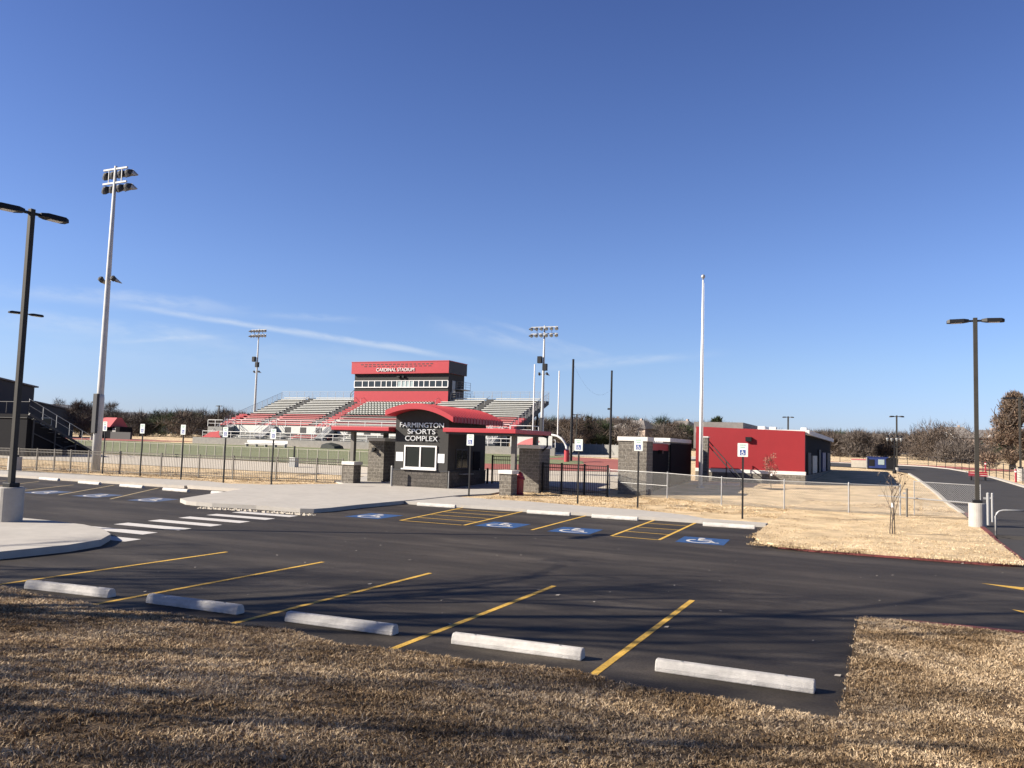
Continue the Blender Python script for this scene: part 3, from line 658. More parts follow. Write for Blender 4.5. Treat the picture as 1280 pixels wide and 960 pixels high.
# waste bin, bollards
g=G(649,618); t=thing('waste_bin',(g.x,g.y,g.z),'dark red bin with a domed lid beside the right-hand short pier','bin')
mb=MB(); mb.lathe(g,[(.24,0),(.25,.05),(.22,.08),(.23,.75),(.26,.78)],18); mb.build('bin_body','bin_red',t,smooth=False)
mb=MB(); mb.lathe(g+Vector((0,0,.785)),[(.29,0),(.29,.06),(.22,.16),(.22,.2),(.16,.34),(.06,.42),(.02,.44)],18); mb.build('domed_lid','bin_red',t)
for (b,tp,m,lab) in (((489,609),(489,582),'grey_metal','grey steel bollard at the left front corner of the booth'),((609,606),(609,585),'black','black steel bollard behind the booth by the gate')):
    g=G(*b); h=HT(g,*tp); t=thing('bollard',g,lab,'bollard'); mb=MB(); mb.lathe(g+Vector((0,0,-.05)),[(.065,0),(.065,h),(.045,h+.04),(.01,h+.06)],14); mb.build('bollard_post',m,t)
    mb=MB(); mb.lathe(g,[(.11,0),(.11,.06),(.09,.08)],14); mb.build('footing','base',t)
# ------------------------------------------------------------------ fences
def picket_fence(pts,h,m,label,post_w=.075,pitch=.115,pr=.0095,rails=(.12,.88,1.0),name='picket_fence',top=None):
    t=thing(name,(*pts[0],T(*pts[0])),label,'fence'); 
    for i,(x,y) in enumerate(pts):
        mb=MB(); z=T(x,y); mb.box(x-post_w/2,x+post_w/2,y-post_w/2,y+post_w/2,z-.1,z+h+.06); mb.build('post',m,t)
    for a,b in zip(pts,pts[1:]):
        mb=MB(); za,zb_=T(*a),T(*b); d=math.dist(a,b); k=int(d/pitch)
        for r in rails: mb.beam((a[0],a[1],za+h*r-.02),(b[0],b[1],zb_+h*r-.02),.04,.045)
        for i in range(1,k):
            u=i/k; x=a[0]+(b[0]-a[0])*u; y=a[1]+(b[1]-a[1])*u; z=za+(zb_-za)*u; mb.box(x-pr,x+pr,y-pr,y+pr,z+.06,z+h*1.0)
        mb.build('picket_panel',m,t)
    return t
fp=[(-60,37.3),(-56.5,37.6),(-54,38.0),(-52.4,38.2),(-50.95,38.4),(-49.5,38.5),(-48.05,38.7),(-45.6,39.1),(-42.2,39.3),(-39.5,39.8),(-37.1,40.2),(-34.4,41.0),(-31.95,41.8),(-30.4,42.3)]
picket_fence(fp,1.42,'bronze','grey picket fence along the dry grass left of the entrance',post_w=.07)
fq=[(-112,62)]+[(-78+k*2.26,60.6-k*.19) for k in range(0,19)]
def rail_fence():
    t=thing('field_fence',(*fq[0],T(*fq[0])),'long pale rail fence between the green field and the concrete walk','fence')
    P=dens(fq,1.1)
    for a,b in zip(fq,fq[1:]):
        mb=MB(); h=1.22
        for r in (.1,1.0): mb.beam((*a,T(*a)+h*r),(*b,T(*b)+h*r),.05)
        k=max(1,int(math.dist(a,b)/.16))
        for i in range(1,k): x=a[0]+(b[0]-a[0])*i/k; y=a[1]+(b[1]-a[1])*i/k; z=T(x,y); mb.box(x-.006,x+.006,y-.006,y+.006,z+.1,z+h)
        mb.build('rail_panel','pale_rail',t)
    for (x,y) in P[::1][:90]: mb=MB(); z=T(x,y); mb.box(x-.035,x+.035,y-.035,y+.035,z-.1,z+1.27); mb.build('post','pale_rail',t)
rail_fence()
gpts=[(-22.3,46.6),(-20.4,46.9),(-18.9,46.7)]
picket_fence(gpts,1.75,'black','black picket gate between the booth and the right canopy pier',name='picket_gate',post_w=.09)
fb=[tuple(G(*q)[:2]) for q in ((678,615.5),(701.5,617),(730,619),(759,621))]
picket_fence(fb,1.62,'black','black picket fence between the tall shaded pier and the chain-link fence',post_w=.09)
def chain_panel(a,b,za,zb_,h,m,parent,pitch=.085,r=.0048,z0=.04):
    # two sets of thin diagonal wires
    mb=MB(); L=math.dist(a,b); A=Vector((*a,za+z0)); B=Vector((*b,zb_+z0)); H=h-z0
    def P(s,z): q=A.lerp(B,s/L); return q+Vector((0,0,z))
    for sgn,off in ((1,-.004),(-1,.004)):
        k=-int(H/pitch)
        s=-H if sgn>0 else 0
        while s<(L if sgn>0 else L+H):
            # wire from (s,0) to (s+sgn*H,H)
            s0,s1=s,s+sgn*H; u0=u1=None
            lo=0.0;hi=1.0
            ds=s1-s0
            for bound,isl in ((0,True),(L,False)):
                tt=(bound-s0)/ds
                if (ds>0)==isl: lo=max(lo,tt)
                else: hi=min(hi,tt)
            if hi>lo+.01:
                p,q=P(s0+ds*lo,H*lo),P(s0+ds*hi,H*hi); mb.tube(p+Vector((0,off,0)),q+Vector((0,off,0)),r,n=3,caps=False)
            s+=pitch
    return mb.build('wire_mesh',m,parent,fixn=False)
def chain_fence(pts,h,label,midrail=(),name='chain_link_fence'):
    t=thing(name,(*pts[0],T(*pts[0])),label,'fence')
    for i,(x,y) in enumerate(pts): mb=MB(); z=T(x,y); mb.lathe((x,y,z-.1),[(.032,0),(.032,h+.14),(.02,h+.18)],10); mb.build('post','galv',t)
    for i,(a,b) in enumerate(zip(pts,pts[1:])):
        za,zc=T(*a),T(*b); mb=MB(); mb.tube((*a,za+h),(*b,zc+h),.016,n=8)
        if i in midrail: mb.tube((*a,za+h*.5),(*b,zc+h*.5),.014,n=8)
        mb.build('top_rail','galv',t); chain_panel(a,b,za,zc,h,'galv',t)
    return t
cf=[(-14.1,44.6),(-10.6,43.6),(-7.42,41.6),(-4.42,41.0),(-1.61,40.8),(.5,40.9),(1.12,40.9)]
chain_fence(cf[:6],1.32,'galvanised chain-link fence across the tan lawn before the red building',midrail=(0,))
# rolling gate
gx=[(1.05,40.6),(3.55,40.2)]
t=thing('rolling_gate',(1.05,40.6,.15),'galvanised chain-link rolling gate leaf at the head of the access road','gate')
za,zc=T(*gx[0]),T(*gx[1]); z0=.15
fr=MB(); 
for (p,q) in (((*gx[0],z0+1.55),(*gx[1],z0+1.5)),((*gx[0],z0+.1),(*gx[0],z0+1.6)),((*gx[1],z0+.1),(*gx[1],z0+1.55)),((1.2,40.45,z0+.82),(3.6,40.05,z0+.74)),((-.4,40.75,z0+.86),(1.2,40.5,z0+.82))): fr.tube(p,q,.03 if .7<p[2]-z0<.9 else .018,n=8)
fr.build('gate_frame','galv',t); chain_panel(gx[0],gx[1],z0+.1,z0+.1,1.42,'galv',t)
for (x,y,h,lab) in ((3.62,38.05,1.3,'thick galvanised gate post beside the concrete drum'),(3.95,39.9,1.22,'thin galvanised gate post by the red kerb'),(.75,40.2,1.25,'brown steel post between the sapling and the rolling gate')):
    t=thing('gate_post',(x,y,T(x,y)),lab,'post'); mb=MB(); r_=.06 if 'thick' in lab else .045; mb.lathe((x,y,T(x,y)-.05),[(r_,0),(r_,h),(r_*1.15,h+.01),(r_*.6,h+.06)],12); mb.build('post_tube','bronze' if 'brown' in lab else 'galv',t)
    mb=MB(); mb.box(x-.16,x+.02,y-.03,y+.03,T(x,y)+h*.8,T(x,y)+h*.86); mb.build('latch','galv',t)
g=G(1245,670); t=thing('card_reader_post',g,'bent pipe post with a small black box on its end beside the red kerb','post'); h=HT(g,1245,637)
mb=MB(); mb.path([g+Vector((0,0,z)) for z in (-.05,h*.75)]+[g+Vector((.30*(1-math.cos(R(a))),.05,h*.75+.22*math.sin(R(a)))) for a in (25,50,75,90)]+[g+Vector((.95,.05,h*.75+.24))],.032,10); mb.build('bent_pipe','galv',t,smooth=True)
mb=MB(); mb.box(g.x+.95,g.x+1.07,g.y-.06,g.y+.16,g.z+h*.75+.1,g.z+h*.75+.36); mb.build('reader_box','black',t,bevel=.01)
# road-side black fence, far right
rf=[(-6,123.5),(0,121),(4.6,116),(6.9,106),(8.2,96),(9.2,84),(9.6,72),(10,60),(10,50)]
t=thing('field_edge_fence',(*rf[0],T(*rf[0])),'low black wire fence along the outer kerb of the access road','fence')
for (x,y) in dens(rf,3.0): mb=MB(); z=T(x,y); mb.tube((x,y,z-.1),(x,y,z+1.3),.035,n=6); mb.build('post','black',t)
mb=MB()
for a,b in zip(rf,rf[1:]):
    for z in (.4,.8,1.22): mb.tube((*a,T(*a)+z),(*b,T(*b)+z),.014,n=4)
mb.build('fence_wire','black',t)
# screened fence beyond the goal post
a,b=AT(676,150),AT(778,128)
t=thing('screened_fence',a,'long grey screened fence beyond the goal post below the woods','fence'); mb=MB(); mb.beam(a+Vector((0,0,.8)),b+Vector((0,0,.75)),.06,1.7); mb.build('wind_screen','screen',t)
for k in range(15): p=a.lerp(b,k/14); mb=MB(); mb.tube(p,p+Vector((0,0,1.75)),.05,n=6); mb.build('post','grey_metal',t)
# ------------------------------------------------------------------ bleachers and press box
SX0,SX1=-103.4,-49.6; t=bl=thing('bleachers',((SX0+SX1)/2,105,1.66),'large aluminium bleachers with red lower rows facing the field','bleachers')
mb=MB(); mb.box(-106,-41,105,105.35,1.2,2.72); mb.build('front_wall','screen',t)
NR=16; Y0,Y1,Z0,Z1=110.0,123.2,5.35,10.55
def row(i): u=i/(NR-1); return Y0+(Y1-Y0)*u, Z0+(Z1-Z0)*u
pitch=(Y1-Y0)/(NR-1); rise=(Z1-Z0)/(NR-1)
mb=MB()  # stepped deck as one solid
prof=[(Y0-.9,4.2)]
for i in range(NR): y,z=row(i); prof+= [(y-.62,z-.42-rise if i else z-.5),(y-.62,z-.42)] if False else [(y-.55,(z-rise-.42) if i else z-.55),(y-.55,z-.42)]
prof+=[(Y1+.6,Z1-.42),(Y1+.6,Z1-.8),(Y0+1.2,4.2)]
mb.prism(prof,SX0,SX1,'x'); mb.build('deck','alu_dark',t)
secs=[(SX0+1.2,-96.6),(-94.9,-86.0),(-68.0,-60.3),(-58.6,SX1-1.2)]
for i in range(NR):
    y,z=row(i)
    for si,(a,b) in enumerate(secs):
        red=(i<6)
        mb=MB(); mb.box(a,b,y-.16,y+.16,z-.13,z); mb.build('bench','red_bench' if red else 'alu',t)
    mb=MB(); 
for i in range(NR):
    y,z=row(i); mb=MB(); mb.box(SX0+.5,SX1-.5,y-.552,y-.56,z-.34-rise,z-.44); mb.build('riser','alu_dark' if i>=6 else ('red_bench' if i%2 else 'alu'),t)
# centre block with individual chairs
rest=MB()
for i in range(NR):
    y,z=row(i)
    if i<6: mb=MB(); mb.box(-82.4,-69.2,y-.16,y+.16,z-.05,z); mb.build('bench','red_bench' if i%2 else 'alu',t)
    else:
        for j in range(22):
            x=-82.2+j*.6; mb=MB() if i<10 else rest
            mb.box(x-.15,x+.15,y-.2,y+.12,z-.03,z+.01); mb.box(x-.15,x+.15,y+.12,y+.17,z+.01,z+.17)
            if i<10: mb.build('chair','alu',t)
        mb=MB(); mb.box(-82.5,-69,y+.30,y+.33,z-.45,z+.20); mb.build('chair_back_panel','green_seat',t)
rest.build('upper_chairs','alu',t)['kind']='stuff'
# aisles with steps and red edges
for x0,x1,m in ((-96.5,-95.0,'alu_dark'),(-85.9,-84.5,'alu_dark'),(-84.4,-82.6,'red_riser'),(-69.0,-68.2,'red_riser'),(-60.2,-58.7,'alu_dark')):
    mb=MB()
    for i in range(NR):
        y,z=row(i); mb.box(x0,x1,y-.53,y-.1,z-.415,z-.18)
    mb.build('aisle_stair',m,t)
    mb=MB(); xm=(x0+x1)/2
    for i in range(0,NR,3):
        y,z=row(i); mb.tube((xm,y,z-.2),(xm,y,z+.6),.03,n=5); 
        if i+2<NR: y2,z2=row(i+2); mb.tube((xm,y,z+.6),(xm,y2,z2+.6),.03,n=5)
    mb.build('aisle_handrail','galv',t)
for x in (SX0-.1,SX1+.1):
    mb=MB()
    for i in range(6):
        y,z=row(i); mb.box(x-.9 if x<-80 else x-1.0,x+.9 if x<-80 else x,y-.5,y+.35,z-.40,z-.05)
    mb.build('end_panel','red_riser',t)
def railing(name,P,h,m,parent,k=1.8,bars=3,r=.03):
    mb=MB()
    for a,b in zip(P,P[1:]):
        a,b=Vector(a),Vector(b); n=max(1,int((b-a).length/k))
        for i in range(n+1): p=a.lerp(b,i/n); mb.tube(p,p+Vector((0,0,h)),r,n=5)
        for j in range(bars): z=h*(j+1)/bars; mb.tube(a+Vector((0,0,z)),b+Vector((0,0,z)),r if j==bars-1 else r*.6,n=5)
    return mb.build(name,m,parent)
zt=Z1-.4
railing('back_railing',[(SX0,Y1+.6,zt),(-86.0,Y1+.6,zt)],1.5,'galv',t,k=1.6,bars=6)
railing('back_railing',[(-66.4,Y1+.6,zt),(SX1,Y1+.6,zt)],1.5,'galv',t,k=1.6,bars=6)
for x in (SX0-.02,SX1+.02): railing('end_railing',[(x,Y0-.6,Z0-.5),(x,Y1+.6,zt)],1.35,'galv',t,k=1.3,bars=6)
for x in (-100,-90,-78,-66,-56,-51.0):
    for y in (113.5,118,122.6):
        if y<118 and x<-60: continue
        u=(y-Y0)/(Y1-Y0); mb=MB(); mb.beam((x,y,1.5),(x,y,Z0+(Z1-Z0)*u-.7),.25); mb.build('support_column','black',t)
mb=MB(); mb.add([(SX1+.05,Y0-.6,Z0-.55),(SX1+.05,Y1+.6,zt),(SX1+.05,Y1+.6,zt-.55),(SX1+.05,Y0+.4,Z0-.75),(SX1-.1,Y0-.6,Z0-.55),(SX1-.1,Y1+.6,zt),(SX1-.1,Y1+.6,zt-.55),(SX1-.1,Y0+.4,Z0-.75)],[(0,1,2,3),(7,6,5,4),(0,4,5,1),(1,5,6,2),(2,6,7,3),(3,7,4,0)]); mb.build('end_stringer','black',t)
# lower concourse wall, lower tier
mb=MB(); mb.box(SX0+1,SX1-.5,109.05,109.3,2.2,5.0); mb.build('concourse_wall','alu',t)
for k in range(13):
    x=-93.2+k*3.1
    mb=MB(); mb.box(x,x+1.15,109.0,109.047,3.75,4.8); mb.build('concourse_opening','alu_dark',t)
for k in range(4):
    y=105.9+k*.75; z=2.95+k*.28
    for a,b in ((-98.0,-88.6),(-87.0,-79.5),(-77,-60),(-58.5,-50.5)):
        mb=MB(); mb.box(a,b,y-.18,y+.18,z-.05,z); mb.box(a,b,y+.30,y+.33,z-.35,z-.08); mb.build('bench','red_bench' if (k in (1,2) and -90<a<-85) else 'alu',t)
mb=MB(); mb.prism([(105.36,1.4),(105.36,2.5),(106.2,2.62),(108.9,3.75),(108.98,1.4)],SX0+2,-50,'x'); mb.build('lower_deck','alu_dark',t)
railing('front_railing',[(-104,105.15,2.72),(-41,105.15,2.72)],1.05,'white',t,k=2.0,bars=2,r=.045)
railing('concourse_railing',[(SX0+1,108.98,5.0),(SX1,108.98,5.0)],.85,'white',t,k=3,bars=2,r=.04)
# stair towers
for x in (-101.5,-92.6,-80.8,-62,-51.5):
    mb=MB(); mb.prism([(105.6,3.0),(108.9,5.0),(108.9,4.2),(106.4,2.75)],x-.8,x+.8,'x'); s=mb.build('access_stair','grey_metal',t)
    for sx in (-.85,.85): railing('stair_rail',[(x+sx,105.6,3.0),(x+sx,108.9,5.0)],1.0,'white',s,k=1.6,bars=2,r=.045)
for x in (-102.2,-46.5):
    mb=MB(); mb.box(x-1.6,x+1.6,106,108.5,1.6,4.55); mb.build('end_block','screen',t)
    railing('block_railing',[(x-1.6,106,4.55),(x+1.6,106,4.55),(x+1.6,108.5,4.55)],1.1,'white',t,k=1.6,bars=2,r=.05)
# red emblem banner on the concourse left end
mb=MB(); e=[(-104.0,2.75),(-99.8,2.75),(-100.3,3.3),(-100.2,3.85),(-101.2,3.7),(-102.2,3.6),(-103.0,3.2)]
mb.prism(e,104.94,104.97,'y'); mb.build('red_emblem','red_riser',t)
mb=MB(); mb.prism([(-46.8,2.9),(-44.2,2.9),(-43.2,3.5),(-44.0,4.1),(-45.3,3.7),(-46.2,3.3)],104.94,104.97,'y'); mb.build('red_emblem','red_bench',t)
mb=MB(); mb.box(-47.6,-41.4,104.98,105.0,2.74,4.3); mb.build('banner_panel','alu',t)
# press box
PX0,PX1,PY0,PY1=-85.6,-66.8,121.2,127.2
t=thing('press_box',((PX0+PX1)/2,PY0,10),'red and charcoal press box with a long window band atop the bleachers','press box')
mb=MB(); mb.box(PX0,PX1,PY0+.35,PY1,9.6,11.62); mb.build('lower_wall','red',t)
mb=MB(); mb.box(PX0,PX1,PY0+.35,PY1,11.622,14.62); mb.build('upper_wall','stucco',t)
mb=MB(); mb.box(PX0-.35,PX1+.3,PY0-.25,PY1+.3,14.62,16.62); fa=mb.build('roof_fascia','red',t)
mb=MB(); mb.box(PX0-.40,PX1+.35,PY0-.30,PY1+.35,16.622,16.74); mb.build('coping','red_riser',t)
mb=MB(); mb.box(PX1+.003,PX1+.02,PY0+.35,PY1,9.6,11.6); mb.build('side_sheet','dark_face',t)  # thin dark sheet over the right side of the red lower wall
mb=MB(); mb.box(PX1+.303,PX1+.32,PY0-.25,PY1+.3,14.62,16.62); mb.build('side_fascia_sheet','dark_face',t)  # thin dark sheet over the right side of the red fascia
fr=MB(); fr.box(PX0+.05,PX1-.02,PY0+.20,PY0+.345,13.36,13.46); fr.box(PX0+.05,PX1-.02,PY0+.16,PY0+.345,12.2,12.36)
wx=[-85.55,-83.86,-82.59,-81.32,-79.99,-78.92,-77.86,-76.8,-75.9,-75.1,-74.3,-73.49,-72.46,-71.44,-70.35,-69.17,-67.9,-66.83]
for x in wx: fr.box(x-.07,x+.07,PY0+.20,PY0+.345,12.36,13.36)
f=fr.build('window_frame','white',t)
for k,(a,b) in enumerate(zip(wx,wx[1:])): mb=MB(); mb.box(a+.07,b-.07,PY0+.28,PY0+.344,12.36,13.36); mb.build('window_pane','glass_pale' if 7<=k<=10 else 'glass',f)
text_part('lettering','CARDINAL STADIUM',.85,.05,'white',t,(-76.9,PY0-.31,14.98),7.6)
mb=MB()
for k in range(18): x=-84.0+k*.82; mb.box(x,x+.5,PY0-.29,PY0-.252,16.16,16.28)
for k in range(15): x=-83.3+k*.92; mb.box(x,x+.52,PY0-.29,PY0-.252,15.82,15.93)
mb.build('shadow_dashes','dark_face',fa)  # dark dashes added in place of shadows cast on the fascia
mb=MB(); mb.box(-76.7,-76.1,PY0-.1,PY0+.3,13.95,14.2); mb.box(-75.6,-75.3,PY0-.1,PY0+.3,13.9,14.25); mb.build('camera_bracket','black',t)
mb=MB(); mb.box(PX1+.022,PX1+.08,122.8,123.9,11.4,13.5); mb.build('side_door','grey_metal',t)
railing('side_stair_rail',[(PX1+.3,122.0,10.3),(PX1+1.2,122.0,10.3),(PX1+1.2,127.5,10.3)],1.2,'galv',t,k=1.2,bars=3)
railing('landing_rail',[(PX1+.3,124.0,12.2),(PX1+1.1,124.0,12.2),(PX1+1.1,127.5,12.2)],1.2,'galv',t,k=1.2,bars=3)
mb=MB(); mb.box(PX1+.08,PX1+1.15,124,127.5,12.05,12.18); mb.build('landing','grey_metal',t)
railing('left_stair_rail',[(PX0-2.2,123.6,10.2),(PX0-.1,123.6,12.0)],1.1,'dark_face',t,k=1,bars=2,r=.05)
# ------------------------------------------------------------------ near-side stand at the left edge
ax=-70.5
t=thing('small_bleachers',(-76,52,.5),'shaded aluminium stand at the left edge seen from its end','bleachers')
for k in range(8):
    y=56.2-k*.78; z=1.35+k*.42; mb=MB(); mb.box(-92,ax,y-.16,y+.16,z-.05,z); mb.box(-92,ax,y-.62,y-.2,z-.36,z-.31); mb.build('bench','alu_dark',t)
for x in (-92,-86,-80,-75,ax+.02):
    mb=MB(); mb.beam((x,57.0,1.0),(x,50.3,4.3),.16,.2)
    for y in (50.8,53,55.2): mb.beam((x,y,.3),(x,y,1.0+(57-y)*.49),.12)
    mb.beam((x,50.8,.6),(x,55.2,1.6),.08); mb.beam((x,50.8,2.6),(x,55.2,.8),.08); mb.build('frame','dark_face',t)
railing('end_railing',[(ax+.1,57.2,1.15),(ax+.1,50.2,4.5)],1.15,'galv',t,k=1.5,bars=2,r=.03)
railing('back_railing',[(-92,50.2,4.4),(ax+.1,50.2,4.4)],1.0,'dark_face',t,k=3,bars=1)
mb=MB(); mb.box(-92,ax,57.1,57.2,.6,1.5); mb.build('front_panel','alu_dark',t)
mb=MB(); mb.box(-92,ax-.1,50.25,50.3,.3,4.3); mb.build('back_screen','dark',t)
mb=MB(); mb.prism([(50.4,.3),(57.0,.3),(57.0,1.0),(50.4,4.0)],ax-.3,ax-.25,'x'); mb.build('end_shade_sheet','dark',t)  # black sheet added for the shade under the stand's end
# dark hall at the far left
HXX=-168.7
t=thing('sports_hall',(HXX,125,1.9),'large charcoal hall with a stepped sloping roof at the left edge','building')
mb=MB(); mb.prism([(60,0),(121.2,0),(121.2,12.25),(113.4,13.5),(95,16.0),(60,11)],HXX-40,HXX,'x'); mb.build('main_block','dark_face',t)
mb=MB(); mb.prism([(121.25,0),(131.3,0),(131.3,7.7),(121.25,9.2)],HXX-38,HXX-.02,'x'); mb.build('wing','dark_face',t)
mb=MB(); mb.prism([(58.5,10.9),(95,16.15),(121.8,12.35),(121.8,12.65),(95,16.45),(58.5,11.2)],HXX-40.5,HXX+.5,'x'); mb.build('roof','roof_grey',t)
mb=MB(); mb.prism([(121.3,9.25),(131.8,7.75),(131.8,8.0),(121.3,9.5)],HXX-38.5,HXX+.4,'x'); mb.build('wing_roof','roof_grey',t)
for y in (117.5,123.2): mb=MB(); mb.box(HXX+.005,HXX+.06,y,y+2.6,4.3,6.0); w=mb.build('window','grey_metal',t); mb=MB(); mb.box(HXX+.062,HXX+.09,y+.15,y+2.45,4.45,5.85); mb.build('pane','glass',w)
for y in (116.5,): mb=MB(); mb.box(HXX+.005,HXX+.06,y-4,y-2,1.2,4.6); mb.build('door','dark',t)
# red-roofed shelter
D=195; g=AT(142,D); sx,sy=6.0,5
t=thing('shelter',g,'small dark building with a red roof beyond the far left of the field','building')
z2=ZAT(142,531,D); zt_=ZAT(142,522,D)
mb=MB(); mb.box(g.x-2.6,g.x+3.3,g.y-1.6,g.y+1.6,g.z-.2,z2-.4); mb.build('wall','dark',t)
mb=MB(); mb.prism([(g.y-2.3,z2-.5),(g.y+2.3,z2-.5),(g.y+.6,zt_),(g.y-.6,zt_)],g.x-3.0,g.x+1.2,'x'); mb.build('roof','red',t)
mb=MB(); mb.box(g.x+1.2,g.x+2.2,g.y-1.64,g.y-1.603,g.z,g.z+2.2); mb.build('door','grey_metal',t)
D=188; mb=MB(); mb.beam(AT(138,D)+Vector((0,0,.7)),AT(163,D-6)+Vector((0,0,.7)),.4,1.5); tag(mb.build('low_wall','dark_face'),'low dark wall in front of the red-roofed shelter','wall')
# ------------------------------------------------------------------ block-and-red gate building
t=thing('gate_building',(-13,46,.2),'low dark building between two white-capped block piers','building')
mb=MB(); mb.box(-14.1,-12.45,46.22,51.28,-.1,2.72); mb.build('wall','dark',t)  # near-black colour includes the shade on its right face
mb=MB(); mb.box(-14.1,-12.42,46.22,51.2,2.722,3.12); mb.build('red_fascia','bin_red',t)  # darker red: the shade on this strip is put into its colour
mb=MB(); mb.box(-14.15,-12.3,46.28,51.2,3.122,3.2); mb.build('roof_edge','grey_metal',t)
for k in range(9): mb=MB(); mb.box(-12.9,-12.7,46.8+k*.5,47.05+k*.5,3.202,3.3); mb.build('roof_clip','cap',t)
for x0,x1,y0,y1,h in ((-13.72,-12.1,44.9,46.2,3.2),(-14.2,-12.38,51.3,57.3,3.28)):
    mb=MB(); mb.box(x0,x1,y0,y1,-.1,h); p=mb.build('pier','block_light',t); mb=MB(); mb.box(x0-.06,x1+.06,y0-.06,y1+.06,h+.002,h+.24); mb.build('pier_cap','cap',p,bevel=.012)
mb=MB(); mb.box(-12.376,-12.3,51.35,57.28,-.1,3.2); mb.build('end_panel','dark',t)  # dark sheet added over the pier's side for the shade there
mb=MB(); mb.box(-12.45,-12.2,48.8,49.1,2.55,2.75); mb.build('wall_light','black',t)
# red building
t=thing('red_building',(-8.7,59.2,.7),'low building with a plain red end wall over a grey block base','building')
RA,RB,RYA,RYB=-12.4,-5.08,59.2,87.5
mb=MB(); mb.box(RA,RB+.03,RYA-.04,RYB,0,1.36); mb.build('block_base','block_light',t)
mb=MB(); mb.box(RA,RB+.06,RYA-.08,RYA+.4,1.362,1.60); mb.build('white_band','cap',t)
mb=MB(); mb.prism([(RA,1.602),(RB,1.602),(RB,4.32),(RA,4.52)],RYA,RYA+.35,'y'); mb.build('red_end_wall','red_wall',t)
mb=MB(); mb.box(RA,RB-.03,RYA+.36,RYB,1.362,4.1); mb.build('side_wall','dark',t)  # near-black colour stands for the shade along this side
mb=MB(); mb.box(RA-.1,RB+.25,RYA+.4,RYB+.1,4.102,4.42); mb.build('roof_edge','cap',t)
for k,(y0,y1,z1,m) in enumerate(((61,63.2,2.9,'dark_face'),(65,69,2.7,'grey_metal'),(71,73,3.2,'dark_face'),(75,79,3.0,'container'),(81,85,3.0,'dark_face'))): mb=MB(); mb.box(RB-.03,RB+.08,y0,y1,1.4,z1); mb.build('side_door',m,t)
mb=MB(); mb.box(-14.0,-10.2,66,74,3.0,5.1); mb.build('upper_block','roof_grey',t)
for (x0,x1,y0,y1,z1,m) in ((-12.2,-10.4,80,84,5.3,'white'),(-10.0,-9.4,80,81,5.25,'cap'),(-9.0,-8.2,72,73,4.75,'white'),(-7.2,-6.8,70,70.6,4.7,'white'),(-5.6,-5.2,62,62.5,4.66,'white')): mb=MB(); mb.box(x0,x1,y0,y1,4.422,z1); mb.build('roof_unit',m,t,bevel=.03)
mb=MB(); a=PY(RYA,936,556); mb.box(a.x-.2,a.x+.2,RYA-.22,RYA-.002,3.55,3.85); mb.build('wall_light','black',t)
# steps with handrail, small pier
t=thing('step_handrail',(-11.6,57.5,.7),'black sloping handrail at the steps in front of the red wall','handrail')
a=PY(57.4,883,548); b=PY(54.0,926,597); mb=MB()
for dz in (0,-.32): mb.tube((a.x,57.4,a.z+dz),(b.x,54.0,b.z+.0+dz),.035,n=6)
mb.build('rail','black',t)
for u in (0,.6,1): mb=MB(); x=a.x+(b.x-a.x)*u; y=57.4-3.4*u; mb.tube((x,y,T(x,y)-.1),(x,y,a.z+(b.z-a.z)*u),.035,n=6); mb.build('baluster','black',t)
a=PY(56.6,881,580); tt=thing('stair_pier',(a.x,56.6,.7),'narrow grey block pier at the foot of the flagpole','pier'); mb=MB(); mb.box(a.x-.22,a.x+.22,56.4,56.9,.3,PY(56.6,881,547).z); mb.build('pier_block','block_light',tt); mb=MB(); z_=PY(56.6,881,547).z; mb.box(a.x-.26,a.x+.26,56.36,56.94,z_+.002,z_+.08); mb.build('pier_cap','cap',tt)
sheet('stair_landing',[(-11.8,54.2),(-8.9,55.2),(-8.9,56.8),(-11.8,56.8)],.02,'concrete',skirt=.1)
# ------------------------------------------------------------------ field-side objects
def pbox(name,px,py,w,d,h,m,label,cat,dzp=None):
    g=G(px,py); return g
g=G(332,559); t=thing('team_bench',g,'long white team bench along the far sideline','bench')
mb=MB(); mb.box(g.x-3.8,g.x+3.8,g.y-.25,g.y+.25,g.z+.42,g.z+.52); mb.build('seat','white',t); mb=MB(); mb.box(g.x-3.8,g.x+3.8,g.y+.3,g.y+.36,g.z+.62,g.z+1.0); mb.build('backrest','white',t)
for k in range(5): x=g.x-3.6+k*1.8; mb=MB(); mb.box(x-.05,x+.05,g.y-.2,g.y+.34,g.z-.02,g.z+.42); mb.build('leg','grey_metal',t)
g=PY(101.5,417,559); mb=MB()
pr=[(-2.6,0),(-2.3,.75),(-1.2,1.0),(.2,1.15),(1.4,.95),(2.4,.6),(2.7,0)]
for k,(dy,s) in enumerate(((-1.0,.7),(-.3,1.0),(.6,.85),(1.1,.4))):
    for (x,z) in pr: mb.v.append((g.x-.4+x*s*.7+.1*k,101.5+dy,T(0,101.5)+z*s*.8))
n=len(pr)
for k in range(3):
    for i in range(n-1): mb.f.append((k*n+i,k*n+i+1,(k+1)*n+i+1,(k+1)*n+i))
mb.f+=[tuple(range(n)),tuple(range(3*n,4*n))]
tag(mb.build('tarp_pile','tarp'),'dark heap of covered gear at the foot of the bleachers','tarp')
g=G(367,584); t=thing('utility_box',g,'small grey box on a post by the field fence','box'); h=HT(g,367,572)
mb=MB(); mb.box(g.x-.3,g.x+.3,g.y-.25,g.y+.25,g.z-.02,g.z+h); mb.build('cabinet','grey_metal',t,bevel=.02); mb=MB(); mb.box(g.x-.05,g.x+.05,g.y-.05,g.y+.05,g.z+h,g.z+h+.9); mb.build('post','black',t)
